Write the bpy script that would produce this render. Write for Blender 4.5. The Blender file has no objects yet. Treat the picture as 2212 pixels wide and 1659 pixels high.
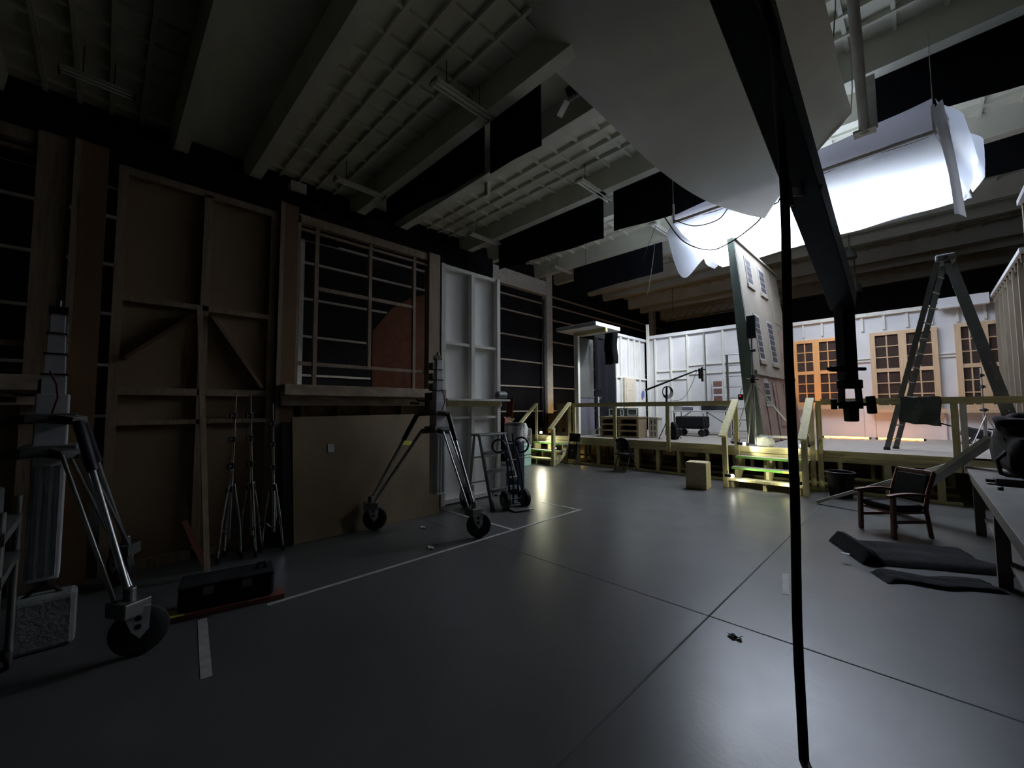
import bpy, bmesh, math, random
from mathutils import Vector, Matrix, noise
random.seed(7)
SC = bpy.context.scene
COL = SC.collection
V = Vector
PI = math.pi

# ------------------------------------------------------------------ camera
F, CX, CY, EYE = 882.0, 1106.0, 829.5, 1.65
_p, _r = math.radians(3.5), math.radians(0.3)
_s = math.sqrt(.5)
FW = V((-_s*math.cos(_p), _s*math.cos(_p), math.sin(_p)))
RT0 = V((_s, _s, 0)); UP0 = RT0.cross(FW)
RT = RT0*math.cos(_r) - UP0*math.sin(_r)
UP = RT0*math.sin(_r) + UP0*math.cos(_r)
CAM = V((0, 0, EYE))
cd = bpy.data.cameras.new('camera'); co = bpy.data.objects.new('camera', cd); COL.objects.link(co)
cd.sensor_fit = 'HORIZONTAL'; cd.sensor_width = 36; cd.lens = F/2212*36; cd.clip_start = .05; cd.clip_end = 100
M = Matrix((RT, UP, -FW)).transposed().to_4x4(); M.translation = CAM
co.matrix_world = M
SC.camera = co

def ray(px, py): return FW + RT*((px-CX)/F) - UP*((py-CY)/F)
def atz(px, py, z=0.): r = ray(px, py); return CAM + r*((z-EYE)/r.z)
def atx(px, py, x): r = ray(px, py); return CAM + r*(x/r.x)
def aty(px, py, y): r = ray(px, py); return CAM + r*(y/r.y)

# ------------------------------------------------------------------ materials
def mat(name, col, rough=.6, metal=0., var=.12, scale=6., bump=0., bscale=40., stretch=None, spec=.5, coat=None):
    m = bpy.data.materials.new(name); m.use_nodes = True
    n, l = m.node_tree.nodes, m.node_tree.links
    b = n['Principled BSDF']
    b.inputs['Roughness'].default_value = rough
    b.inputs['Metallic'].default_value = metal
    b.inputs['Specular IOR Level'].default_value = spec
    tc = n.new('ShaderNodeTexCoord'); mp = n.new('ShaderNodeMapping')
    if stretch: mp.inputs['Scale'].default_value = stretch
    l.new(tc.outputs['Object'], mp.inputs['Vector'])
    nz = n.new('ShaderNodeTexNoise'); nz.inputs['Scale'].default_value = scale; nz.inputs['Detail'].default_value = 6
    l.new(mp.outputs['Vector'], nz.inputs['Vector'])
    cr = n.new('ShaderNodeValToRGB')
    lo = [max(0, c*(1-var)) for c in col]; hi = [min(1, c*(1+var)) for c in col]
    cr.color_ramp.elements[0].position = .3; cr.color_ramp.elements[1].position = .7
    cr.color_ramp.elements[0].color = (*lo, 1); cr.color_ramp.elements[1].color = (*hi, 1)
    l.new(nz.outputs['Fac'], cr.inputs['Fac']); l.new(cr.outputs['Color'], b.inputs['Base Color'])
    if bump:
        n2 = n.new('ShaderNodeTexNoise'); n2.inputs['Scale'].default_value = bscale
        l.new(mp.outputs['Vector'], n2.inputs['Vector'])
        bp = n.new('ShaderNodeBump'); bp.inputs['Strength'].default_value = bump; bp.inputs['Distance'].default_value = .02
        l.new(n2.outputs['Fac'], bp.inputs['Height']); l.new(bp.outputs['Normal'], b.inputs['Normal'])
    return m

def wood(name, col, rough=.6, axis='z', var=.22):
    s = {'x': (1, 12, 12), 'y': (12, 1, 12), 'z': (12, 12, 1)}[axis]
    return mat(name, col, rough, var=var, scale=2.5, stretch=s, bump=.15, bscale=8)

def emit(name, col, strength):
    m = bpy.data.materials.new(name); m.use_nodes = True
    n, l = m.node_tree.nodes, m.node_tree.links
    b = n['Principled BSDF']; b.inputs['Base Color'].default_value = (*col, 1)
    b.inputs['Emission Color'].default_value = (*col, 1); b.inputs['Emission Strength'].default_value = strength
    return m

def cloth(name, col, trans=.5, through=0., rough=.9, bump=.2):
    """woven cloth: part of the light scatters back, part scatters through, part passes straight through the weave"""
    m = bpy.data.materials.new(name); m.use_nodes = True
    n, l = m.node_tree.nodes, m.node_tree.links
    n.remove(n['Principled BSDF']); out = n['Material Output']
    d = n.new('ShaderNodeBsdfDiffuse'); t = n.new('ShaderNodeBsdfTranslucent'); x = n.new('ShaderNodeBsdfTransparent')
    tc = n.new('ShaderNodeTexCoord'); nz = n.new('ShaderNodeTexNoise'); nz.inputs['Scale'].default_value = 2.2; nz.inputs['Detail'].default_value = 4
    l.new(tc.outputs['Object'], nz.inputs['Vector'])
    cr = n.new('ShaderNodeValToRGB')
    cr.color_ramp.elements[0].color = (*[c*.93 for c in col], 1); cr.color_ramp.elements[1].color = (*[min(1, c*1.05) for c in col], 1)
    l.new(nz.outputs['Fac'], cr.inputs['Fac'])
    for s in (d, t): l.new(cr.outputs['Color'], s.inputs['Color'])
    m1 = n.new('ShaderNodeMixShader'); m1.inputs[0].default_value = trans
    l.new(d.outputs[0], m1.inputs[1]); l.new(t.outputs[0], m1.inputs[2])
    if bump:
        bp = n.new('ShaderNodeBump'); bp.inputs['Strength'].default_value = bump; bp.inputs['Distance'].default_value = .05
        n3 = n.new('ShaderNodeTexNoise'); n3.inputs['Scale'].default_value = 1.3; l.new(tc.outputs['Object'], n3.inputs['Vector'])
        l.new(n3.outputs['Fac'], bp.inputs['Height'])
        for s in (d, t): l.new(bp.outputs['Normal'], s.inputs['Normal'])
    if through:
        m2 = n.new('ShaderNodeMixShader'); m2.inputs[0].default_value = through
        l.new(m1.outputs[0], m2.inputs[1]); l.new(x.outputs[0], m2.inputs[2]); l.new(m2.outputs[0], out.inputs['Surface'])
    else: l.new(m1.outputs[0], out.inputs['Surface'])
    return m

def glass(name, col, tint, gloss=.12, dusty=.2):
    """dusty tinted pane: tinted see-through + scattering dust + sheen"""
    m = bpy.data.materials.new(name); m.use_nodes = True
    n, l = m.node_tree.nodes, m.node_tree.links
    n.remove(n['Principled BSDF']); out = n['Material Output']
    x = n.new('ShaderNodeBsdfTransparent'); x.inputs['Color'].default_value = (*tint, 1)
    g = n.new('ShaderNodeBsdfGlossy'); g.inputs['Roughness'].default_value = .15
    d = n.new('ShaderNodeBsdfDiffuse')
    nz = n.new('ShaderNodeTexNoise'); nz.inputs['Scale'].default_value = 3; cr = n.new('ShaderNodeValToRGB')
    cr.color_ramp.elements[0].color = (*[c*.7 for c in col], 1); cr.color_ramp.elements[1].color = (*col, 1)
    l.new(nz.outputs['Fac'], cr.inputs['Fac']); l.new(cr.outputs['Color'], d.inputs['Color'])
    m1 = n.new('ShaderNodeMixShader'); m1.inputs[0].default_value = dusty; l.new(x.outputs[0], m1.inputs[1]); l.new(d.outputs[0], m1.inputs[2])
    m2 = n.new('ShaderNodeMixShader'); m2.inputs[0].default_value = gloss; l.new(m1.outputs[0], m2.inputs[1]); l.new(g.outputs[0], m2.inputs[2])
    l.new(m2.outputs[0], out.inputs['Surface'])
    return m

def concrete():
    m = mat('concrete_floor', (.085, .085, .083), .32, var=.16, scale=.8, bump=.03, bscale=30, spec=.33)
    n, l = m.node_tree.nodes, m.node_tree.links; b = n['Principled BSDF']
    tc = n.new('ShaderNodeTexCoord')
    nz = n.new('ShaderNodeTexNoise'); nz.inputs['Scale'].default_value = 2.3; nz.inputs['Detail'].default_value = 8; nz.inputs['Distortion'].default_value = .2
    l.new(tc.outputs['Object'], nz.inputs['Vector'])
    mr = n.new('ShaderNodeMapRange'); mr.inputs['To Min'].default_value = .26; mr.inputs['To Max'].default_value = .38
    l.new(nz.outputs['Fac'], mr.inputs['Value']); l.new(mr.outputs['Result'], b.inputs['Roughness'])
    return m

m_conc = concrete()
m_seam = mat('floor_seam', (.075, .075, .073), .9)
m_ceil = mat('ceiling_paint', (.62, .62, .53), .8, var=.08, scale=1.5)
m_black = mat('black_wall', (.012, .012, .015), .8, var=.4, scale=2)
m_wallL = mat('dark_cladding', (.009, .0085, .0095), .8, var=.35, scale=1.2, spec=.08)
m_girt = mat('girt_paint', (.40, .35, .28), .6)
m_col = mat('column_paint', (.62, .58, .52), .6)
m_pipe = mat('white_pipe_paint', (.66, .67, .64), .5)
m_duv = mat('black_duvetyne', (.006, .006, .008), .95, var=.3, scale=3, spec=.1)
m_ply = mat('plywood', (.40, .29, .17), .7, var=.22, scale=1.6, stretch=(1, 1, .35), bump=.08)
m_plyd = mat('plywood_worn', (.23, .165, .088), .65, var=.3, scale=1.3, stretch=(1, .8, .5))
m_flat = mat('flat_canvas', (.23, .155, .088), .8, var=.14, scale=1.0)
m_board = mat('brown_board', (.16, .085, .034), .7, var=.25, scale=1.4, stretch=(1, 3, .4))
m_pine = wood('raw_pine', (.55, .50, .27), .6)
m_pinex = wood('raw_pine_across', (.55, .50, .27), .6, 'x')
m_piney = wood('raw_pine_along', (.55, .50, .27), .6, 'y')
m_frame = wood('flat_frame_timber', (.26, .19, .12), .7)
m_sill = mat('peeling_sill_paint', (.40, .31, .22), .7, var=.3, scale=9, stretch=(1, .5, 1))
m_wht = mat('white_set_paint', (.66, .665, .69), .6, var=.05, scale=3)
m_whtb = mat('bright_white_paint', (.86, .86, .84), .7, var=.03, scale=3)
m_whtframe = wood('white_washed_timber', (.74, .73, .68), .6, var=.1)
m_cream = mat('cream_paint', (.62, .56, .45), .6, var=.08)
m_rwall = mat('shaded_cream_wall', (.15, .125, .09), .7, var=.2, scale=2, stretch=(2, 2, .5))  # cream wall darkened to brown in the colour, in place of its shade
m_winor = wood('orange_timber', (.70, .36, .13), .5, var=.1)  # deeper orange than the other window frames, left window only
m_winw = wood('window_timber', (.52, .37, .23), .5, var=.1)
m_pane = glass('dusky_pane', (.30, .20, .17), (.20, .15, .14), .04, .16)
m_tread = mat('deck_paint', (.25, .225, .205), .7, var=.16, scale=5)
m_green = mat('green_tread_edge', (.22, .55, .10), .5, var=.1)
m_yel = mat('yellow_tread_edge', (.75, .70, .12), .5)
m_alu = mat('brushed_aluminium', (.55, .56, .56), .38, 1., var=.12, scale=10)
m_aluw = mat('mast_aluminium', (.72, .73, .76), .5, .05, var=.1, scale=8)
m_chrome = mat('chrome', (.75, .76, .78), .15, 1., var=.04)
m_steel = mat('dull_steel', (.28, .28, .27), .45, .8, var=.15)
m_stepl = mat('weathered_aluminium', (.16, .165, .16), .5, .4, var=.15)
m_plate = mat('cast_plate', (.14, .14, .13), .55, .3)
m_blk = mat('black_paint', (.007, .007, .008), .5, var=.2)
m_blkm = mat('matt_black', (.005, .005, .0055), .8, var=.3, spec=.2)
m_rub = mat('rubber', (.016, .015, .015), .75, var=.3, bump=.2)
m_blue = mat('blue_paint', (.004, .009, .03), .4)
m_bucket = mat('bucket_plastic', (.46, .47, .48), .5)
m_mint = mat('mint_plastic', (.42, .66, .58), .5)
m_wire = mat('white_wire', (.75, .75, .72), .4)
m_red = mat('red_brown_wood', (.16, .05, .032), .5, var=.2, scale=4)
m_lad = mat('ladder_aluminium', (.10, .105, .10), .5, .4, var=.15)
m_rag = mat('grey_rag', (.10, .115, .11), .95, var=.2, bump=.4, bscale=12, spec=.1)
m_mats = mat('charcoal_felt', (.018, .018, .019), .9, var=.35, scale=5, bump=.4, bscale=15, spec=.04)
m_bench = mat('worn_bench_top', (.13, .12, .105), .7, var=.3, scale=2.5, stretch=(2, .4, 1))
m_tape = mat('white_tape', (.48, .47, .45), .6, var=.2, scale=14)
m_sticker = mat('paper_label', (.62, .62, .60), .6)
m_facade = mat('printed_stucco', (.125, .108, .082), .8, var=.2, scale=1.1)
m_facade2 = mat('printed_brick', (.13, .088, .07), .8, var=.25, scale=3)
m_facw = mat('printed_window_white', (.22, .21, .19), .7)
m_facp = mat('printed_pane', (.022, .02, .025), .8, spec=.2)
m_facd = mat('printed_door', (.14, .09, .07), .7)
m_canv = mat('green_canvas', (.10, .125, .10), .8, var=.35, scale=2, stretch=(3, 3, .4))
m_crate = wood('crate_timber', (.27, .21, .13), .7, 'x')
m_holes = mat('brick_red', (.11, .048, .036), .8, var=.3, scale=12)
m_lav = mat('lavender_grey', (.085, .08, .1), .7, var=.1, scale=2)
m_kgrey = mat('soft_grey_wall', (.065, .068, .062), .7, var=.1, scale=1.5)
m_box = mat('chipboard', (.46, .40, .23), .75, var=.15, scale=20)
m_sand = mat('grey_sandbag', (.24, .25, .24), .9, var=.2, bump=.3)
m_amb = emit('amber_tube', (1., .42, .07), 9.)
m_lens = emit('lamp_lens', (1., .97, .82), 14.)
m_redled = emit('red_led', (1., .03, .02), 4.)
m_ftube = mat('unlit_tube_glass', (.75, .77, .74), .15, var=.03)
m_silk = cloth('silk_sheet', (.86, .85, .81), .45, 0., bump=.15)
m_diff = cloth('lightbox_silk', (.76, .82, .95), .66, .14, bump=.3)
m_skirt = cloth('lightbox_skirt', (.60, .60, .68), .35, 0., bump=.3)
m_flap = cloth('lightbox_flap', (.66, .67, .70), .3, 0., bump=.2)
m_greenb = mat('green_board', (.055, .085, .075), .6)
m_cable = mat('black_cable', (.008, .008, .009), .6)
m_paintblue = mat('blue_scribble', (.10, .14, .42), .7)
m_orange = mat('orange_board', (.52, .27, .10), .7, var=.15)
m_plankw = wood('dulled_white_paint', (.36, .36, .33), .6, 'x', var=.12)
m_rope = mat('pale_rope', (.45, .44, .42), .8)

# ------------------------------------------------------------------ mesh builder
class MB:
    def __init__(s): s.v = []; s.f = []
    def add(s, vs, fs):
        o = len(s.v); s.v += [V(p) for p in vs]; s.f += [[i+o for i in f] for f in fs]; return s
    def box(s, x0, x1, y0, y1, z0, z1):
        return s.add([(x0,y0,z0),(x1,y0,z0),(x1,y1,z0),(x0,y1,z0),(x0,y0,z1),(x1,y0,z1),(x1,y1,z1),(x0,y1,z1)],
                     [(0,3,2,1),(4,5,6,7),(0,1,5,4),(1,2,6,5),(2,3,7,6),(3,0,4,7)])
    def beam(s, p0, p1, w, h, up=(0,0,1), w1=None, h1=None):
        p0, p1 = V(p0), V(p1); d = (p1-p0).normalized(); up = V(up)
        if abs(d.dot(up)) > .99: up = V((1,0,0))
        a = d.cross(up).normalized(); b = a.cross(d).normalized()
        w1 = w if w1 is None else w1; h1 = h if h1 is None else h1
        q = []
        for p, ww, hh in ((p0,w,h),(p1,w1,h1)):
            q += [p-a*ww/2-b*hh/2, p+a*ww/2-b*hh/2, p+a*ww/2+b*hh/2, p-a*ww/2+b*hh/2]
        return s.add(q, [(0,3,2,1),(4,5,6,7),(0,1,5,4),(1,2,6,5),(2,3,7,6),(3,0,4,7)])
    def tube(s, pts, r, n=8, r1=None, closed=False, cap=True):
        pts = [V(p) for p in pts]; k = len(pts)
        if closed:
            ds = [(pts[(i+1)%k]-pts[i-1]).normalized() for i in range(k)]
        else:
            ds = [(pts[min(i+1,k-1)]-pts[max(i-1,0)]).normalized() for i in range(k)]
        up = V((0,0,1)) if abs(ds[0].z) < .9 else V((1,0,0))
        a = ds[0].cross(up).normalized(); vs = []
        for i in range(k):
            a = (a-ds[i]*a.dot(ds[i])).normalized(); b = ds[i].cross(a)
            rr = r if r1 is None else r+(r1-r)*i/(k-1)
            for j in range(n):
                t = 2*PI*j/n; vs.append(pts[i]+(a*math.cos(t)+b*math.sin(t))*rr)
        fs = []
        for i in range(k if closed else k-1):
            for j in range(n):
                i2 = (i+1) % k
                fs.append((i*n+j, i*n+(j+1)%n, i2*n+(j+1)%n, i2*n+j))
        if not closed and cap:
            fs.append(tuple(range(n))[::-1]); fs.append(tuple((k-1)*n+j for j in range(n)))
        return s.add(vs, fs)
    def cyl(s, p0, p1, r, r1=None, n=16): return s.tube([p0, p1], r, n, r1)
    def ring(s, c, axis, R, r, n=28, m=8):
        c = V(c); ax = V(axis).normalized(); u = ax.cross(V((0,0,1)) if abs(ax.z) < .9 else V((1,0,0))).normalized(); w = ax.cross(u)
        return s.tube([c+(u*math.cos(2*PI*i/n)+w*math.sin(2*PI*i/n))*R for i in range(n)], r, m, closed=True)
    def wheel(s, c, axis, R, w):
        """tyre with rounded shoulders"""
        c = V(c); ax = V(axis).normalized(); u = ax.cross(V((0,0,1))).normalized(); z = ax.cross(u); n = 28
        prof = [(-.5,.55),(-.5,.86),(-.36,.97),(0,1.),(.36,.97),(.5,.86),(.5,.55)]
        vs = []
        for i in range(n):
            t = 2*PI*i/n; d = u*math.cos(t)+z*math.sin(t)
            vs += [c+ax*(a*w)+d*(q*R) for a, q in prof]
        k = len(prof); fs = []
        for i in range(n):
            for j in range(k-1):
                i2 = (i+1) % n; fs.append((i*k+j, i*k+j+1, i2*k+j+1, i2*k+j))
        fs.append(tuple(i*k for i in range(n))); fs.append(tuple(i*k+k-1 for i in range(n))[::-1])
        return s.add(vs, fs)
    def lathe(s, c, prof, n=24):
        c = V(c); vs = []; k = len(prof)
        for i in range(n):
            t = 2*PI*i/n
            vs += [c+V((r*math.cos(t), r*math.sin(t), z)) for r, z in prof]
        fs = []
        for i in range(n):
            i2 = (i+1) % n
            for j in range(k-1): fs.append((i*k+j, i2*k+j, i2*k+j+1, i*k+j+1))
        fs.append(tuple(i*k for i in range(n))[::-1]); fs.append(tuple(i*k+k-1 for i in range(n)))
        return s.add(vs, fs)
    def grid(s, fn, nu, nv):
        vs = [fn(i/nu, j/nv) for i in range(nu+1) for j in range(nv+1)]
        return s.add(vs, [(i*(nv+1)+j, (i+1)*(nv+1)+j, (i+1)*(nv+1)+j+1, i*(nv+1)+j+1) for i in range(nu) for j in range(nv)])
    def prism(s, poly, ext):
        poly = [V(p) for p in poly]; e = V(ext); k = len(poly)
        return s.add(poly+[p+e for p in poly], [tuple(range(k))[::-1], tuple(range(k, 2*k))]+[(i, (i+1)%k, k+(i+1)%k, k+i) for i in range(k)])
    def blob(s, c, size, n=14, rough=.12, seed=0, R=None, flat=True):
        c = V(c); vs = []; fs = []; m = n
        for i in range(m+1):
            th = PI*i/m
            for j in range(2*n):
                ph = PI*j/n
                d = V((math.sin(th)*math.cos(ph), math.sin(th)*math.sin(ph), math.cos(th)))
                q = V([math.copysign(abs(a)**.6, a) for a in d])
                k = 1+rough*noise.noise(d*1.7+V((seed, seed*2, 0)))
                p = V((q.x*size[0], q.y*size[1], q.z*size[2]))*k
                if flat and p.z < -size[2]*.8: p.z = -size[2]*.8
                if R: p = R @ p
                vs.append(c+p)
        w = 2*n
        for i in range(m):
            for j in range(w): fs.append((i*w+j, (i+1)*w+j, (i+1)*w+(j+1)%w, i*w+(j+1)%w))
        return s.add(vs, fs)
    def build(s, name, m, parent=None, smooth=False, bevel=0, label=None):
        me = bpy.data.meshes.new(name); me.from_pydata([tuple(p) for p in s.v], [], s.f); me.update()
        bm = bmesh.new(); bm.from_mesh(me); bmesh.ops.remove_doubles(bm, verts=bm.verts, dist=1e-6)
        bmesh.ops.recalc_face_normals(bm, faces=bm.faces); bm.to_mesh(me); bm.free()
        me.materials.append(m)
        if smooth:
            for p in me.polygons: p.use_smooth = True
            me.set_sharp_from_angle(angle=math.radians(40))
        o = bpy.data.objects.new(name, me); COL.objects.link(o)
        if parent is not None:
            o.parent = parent
            if parent.type == 'EMPTY': o.matrix_parent_inverse = Matrix.Translation(-parent.location)
        if bevel:
            bv = o.modifiers.new('bevel', 'BEVEL'); bv.width = bevel; bv.segments = 2; bv.limit_method = 'ANGLE'
        if label: o['label'] = label
        return o

def tag(o, label, cat, group=None):
    o['label'] = label; o['category'] = cat
    if group: o['group'] = group
    return o
def struct(o): o['kind'] = 'structure'; return o
def thing(name, label, cat, loc, group=None):
    o = bpy.data.objects.new(name, None); COL.objects.link(o); o.location = loc; o.empty_display_size = .2
    return tag(o, label, cat, group)
def dup(root, loc, rz=0., label=None, scale=None):
    r = root.copy(); COL.objects.link(r); r.location = loc; r.rotation_euler = (0, 0, rz)
    if scale: r.scale = scale
    if label: r['label'] = label
    for ch in list(root.children):
        c = ch.copy(); COL.objects.link(c); c.parent = r
        for g in list(ch.children):
            d = g.copy(); COL.objects.link(d); d.parent = c
    return r
def lamp(name, kind, loc, energy, col=(1,1,1), parent=None, **kw):
    d = bpy.data.lights.new(name, kind); d.energy = energy; d.color = col
    for k, v in kw.items():
        if k != 'aim': setattr(d, k, v)
    o = bpy.data.objects.new(name, d); COL.objects.link(o); o.location = loc
    if 'aim' in kw: o.rotation_euler = (V(kw['aim'])-V(loc)).to_track_quat('-Z', 'Y').to_euler()
    if parent: o.parent = parent; o.matrix_parent_inverse = Matrix.Translation(-parent.location)
    return o
def wrinkle(p, a=.03, f=1.5): return noise.noise(V(p)*f)*a + noise.noise(V(p)*f*2.7)*a*.4

# ================================================================== ROOM
HX = -12.2          # left hall wall
XR = 6.0            # right hall wall
ZB, ZS = 7.6, 8.17  # bottom of the ceiling beams, underside of the slab
fl = struct(MB().box(HX, XR, -5, 27, -.15, 0).build('floor', m_conc))
MB().box(-1.276, -1.262, -5, 27, 0, .0015).build('seam', m_seam, fl)
MB().box(HX, XR, 3.463, 3.477, 0, .0015).build('seam', m_seam, fl)
ce = struct(MB().box(HX-.2, XR, -5, 27, ZS, ZS+.2).build('ceiling', m_ceil))
pairs = [(-1.75, 1.03), (2.52, 5.31), (6.77, 9.55), (10.97, 13.8), (15.2, 18.0), (19.45, 22.25), (23.7, 26.5)]
for a, b in pairs:
    for y in (a, b):
        MB().add([(x, y+dy, z) for x in (HX+.02, XR-.02) for dy, z in ((-.13, ZB), (.13, ZB), (.2, ZS), (-.2, ZS))],
                 [(0,1,2,3), (7,6,5,4), (0,4,5,1), (1,5,6,2), (2,6,7,3), (3,7,4,0)]).build('ceiling_beam', m_ceil, ce)
    g = MB(); n = 5
    for i in range(1, n):
        y = a+.2+(b-a-.4)*i/n; g.box(HX+.05, XR-.05, y-.035, y+.035, ZS-.09, ZS+.01)
    x = HX+.4
    while x < XR-.3:
        g.box(x-.03, x+.03, a+.15, b-.15, ZS-.07, ZS+.01); x += .62
    g.build('coffer_ribs', m_ceil, ce)
wl = struct(MB().box(HX-.2, HX, -5, 27, 0, ZS).build('wall_left', m_wallL))
for z in (1.55, 2.62, 3.72, 4.79, 5.83, 6.5, 6.95):
    g = MB()
    for a, b in ((-5, 3.4), (3.8, 14.15), (14.65, 24.8), (25.1, 27)): g.box(HX-.01, HX+.07, a, b, z-.03, z+.03)
    g.build('girt', m_girt, wl)
for y in (3.6, 14.4, 24.95): MB().box(HX-.01, HX+.28, y-.2, y+.2, 0, ZS-.2).build('column', m_col, wl)
MB().box(HX, HX+.25, 10.6, 14.2, 6.85, 7.5).build('fascia_beam', m_col, wl)
MB().tube([(HX+.3, 13.95, z) for z in (0, 3, 6.4, 6.6)], .05, 8).build('downpipe', m_blk, wl)
struct(MB().box(HX-.2, XR+.2, 27, 27.2, 0, ZS).build('wall_back', m_black))
struct(MB().box(XR, XR+.2, -5, 27, 0, ZS).build('wall_right', m_black))
struct(MB().box(HX-.2, XR+.2, -5.2, -5, 0, ZS).build('wall_front', m_black))
# black masking cloth along the head of the left wall
tag(MB().grid(lambda u, v: (HX+.45+wrinkle((u*30, 0, v), .06), -4.5+15.2*u, ZB-.02-(1.0 if u > .6 else 1.25)*v), 60, 4).build('hanging_masking_cloth', m_duv),
    'long black masking cloth along the top of the left hall wall', 'masking cloth')

# fluorescent battens hanging under the beams
def fluoro(p0, p1, label):
    c = V(((p0.x+p1.x)/2, (p0.y+p1.y)/2, p0.z)); L = max(1.0, (p1-p0).length)
    t = thing('ceiling_light', label, 'ceiling light', c, 'unlit fluorescent battens under the ceiling beams')
    y0, y1 = c.y-L/2, c.y+L/2
    MB().prism([(c.x-.13, y0, c.z+.05), (c.x-.05, y0, c.z+.11), (c.x+.05, y0, c.z+.11), (c.x+.13, y0, c.z+.05)], (0, L, 0)).build('housing', m_ceil, t)
    for dx in (-.055, .055): MB().cyl((c.x+dx, y0+.04, c.z+.015), (c.x+dx, y1-.04, c.z+.015), .018, n=8).build('fluorescent_tube', m_ftube, t, True)
    for y in (y0, y1-.03): MB().box(c.x-.12, c.x+.12, y, y+.03, c.z-.01, c.z+.08).build('end_cap', m_alu, t)
    for y in (y0+.3, y1-.3): MB().cyl((c.x, y, c.z+.1), (c.x, y, ZS), .008, n=6).build('hanger', m_blk, t)
for q in (((935, 180), (1060, 262), 'unlit fluorescent batten nearest the camera, over the two black cloths'),
          ((723, 388), (830, 430), 'unlit fluorescent batten above the gridded window flat'),
          ((1250, 392), (1318, 437), 'unlit fluorescent batten left of the big white sheet'),
          ((1017, 505), (1075, 532), 'unlit fluorescent batten above the white flat'),
          ((1193, 577), (1236, 592), 'unlit fluorescent batten furthest back, near the left hall wall'),
          ((1415, 483), (1452, 520), 'unlit fluorescent batten beside the left end of the glowing lightbox'),
          ((185, 172), (240, 196), 'unlit fluorescent batten in the dark far left corner of the ceiling')):
    fluoro(atz(*q[0], ZB-.05), atz(*q[1], ZB-.05), q[2])

# black cloth borders hung beside the beams
def border(y, px0, px1, pyb, label, zt=ZS-.02, drop=None):
    a = aty(px0, pyb[0], y); b = aty(px1, pyb[1], y)
    def fn(u, v):
        x = a.x+(b.x-a.x)*u; zb = a.z+(b.z-a.z)*u+.03*noise.noise(V((x*1.3, y, 0)))
        return (x, y+.05*noise.noise(V((x*.9, y, v*.5))), zt+(zb-zt)*v)
    o = MB().grid(fn, 24, 5).build('hanging_black_cloth', m_duv); o.modifiers.new('thickness', 'SOLIDIFY').thickness = .01
    return tag(o, label, 'black cloth')
border(5.8, 834, 1048, (490, 372), 'black border cloth hanging left of the white ceiling pole')
border(5.8, 1060, 1172, (375, 316), 'black border cloth hanging just right of the white ceiling pole')
border(9.98, 1078, 1304, (583, 515), 'black border cloth right of the white flat, second row back')
border(9.98, 1326, 1640, (498, 420), 'black border cloth partly hidden by the big white sheet')
border(14.3, 1240, 1432, (640, 586), 'black border cloth in the third row, above the doorway hood')
border(9.98, 1855, 2330, (285, 150), 'long black border cloth above the right end of the lightbox')
border(14.3, 2112, 2330, (390, 330), 'black border cloth low at the right edge behind the lightbox')

# vertical white poles hanging from the ceiling
p = aty(1053, 268, 6.95); q = aty(1052, 378, 6.95)
tag(MB().box(p.x-.06, p.x+.06, 6.89, 7.0, 7.25, ZS).build('hanging_pole', m_ceil), 'short white pole hanging between the two black cloths', 'pole')
p = aty(1842, 0, 7.0); q = aty(1868, 285, 8.6)
t = thing('hanging_pipe', 'white pipe dropping beside the big white sheet', 'pipe', q)
MB().cyl(aty(1837, -60, 6.6), q, .065, n=16).build('pipe', m_pipe, t, True)
MB().box(q.x-.14, q.x+.14, q.y-.1, q.y+.1, q.z-.02, q.z+.02).build('foot_plate', m_pipe, t)
MB().beam(q+V((.1, 0, 0)), q+V((.1, 0, .9)), .03, .12).build('fin', m_pipe, t)
# black spotlight on the beam
c = aty(1245, 188, 6.2)
t = thing('ceiling_spotlight', 'small black spotlight clamped under the ceiling beside the white sheet', 'spotlight', c)
MB().cyl(c+V((-.2, 0, -.05)), c+V((.2, .1, .05)), .13, .16).build('lamp_body', m_blk, t, True)
MB().tube([c+V((0, 0, .12)), c+V((-.1, 0, .4)), c+V((-.1, 0, ZS-c.z))], .03).build('yoke', m_blk, t, True)
MB().beam(c+V((-.30, .1, -.05)), c+V((-.55, .15, -.22)), .14, .03).build('barn_door', m_steel, t)

# ================================================================== SCENERY FLATS ON THE LEFT (seen from behind)
FX = -5.85
def frame_box(m, y0, y1, z0, z1, d=.07): m.box(FX-d, FX, y0, y1, z0, z1)
# plywood flat with diagonal braces
t = thing('scenery_flat', 'tall brown braced flat between two timber jambs', 'scenery flat', (FX, .8, 0))
MB().box(FX-.09, FX-.07, .02, 1.53, .0, 4.25).build('skin', m_flat, t)
for nm, y0, y1, z0, z1 in (('stile', .02, .10, 0, 4.25), ('stile', 1.45, 1.53, 0, 4.25), ('stile', .75, .83, 0, 4.2),
                           ('rail', .1, 1.45, 4.17, 4.25), ('rail', .1, 1.45, 2.81, 2.87), ('rail', .1, 1.45, 1.82, 1.90), ('rail', .1, 1.45, 1.50, 1.55), ('rail', .1, 1.45, 0, .09)):
    m = MB(); frame_box(m, y0, y1, z0, z1, .069); m.build(nm, m_frame, t)
MB().beam((FX-.02, .86, 2.76), (FX-.02, 1.4, 1.93), .035, .12, (1, 0, 0)).build('diagonal_brace', m_board, t)
MB().beam((FX-.02, .70, 2.76), (FX-.02, .14, 2.2), .035, .12, (1, 0, 0)).build('diagonal_brace', m_board, t)
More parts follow.
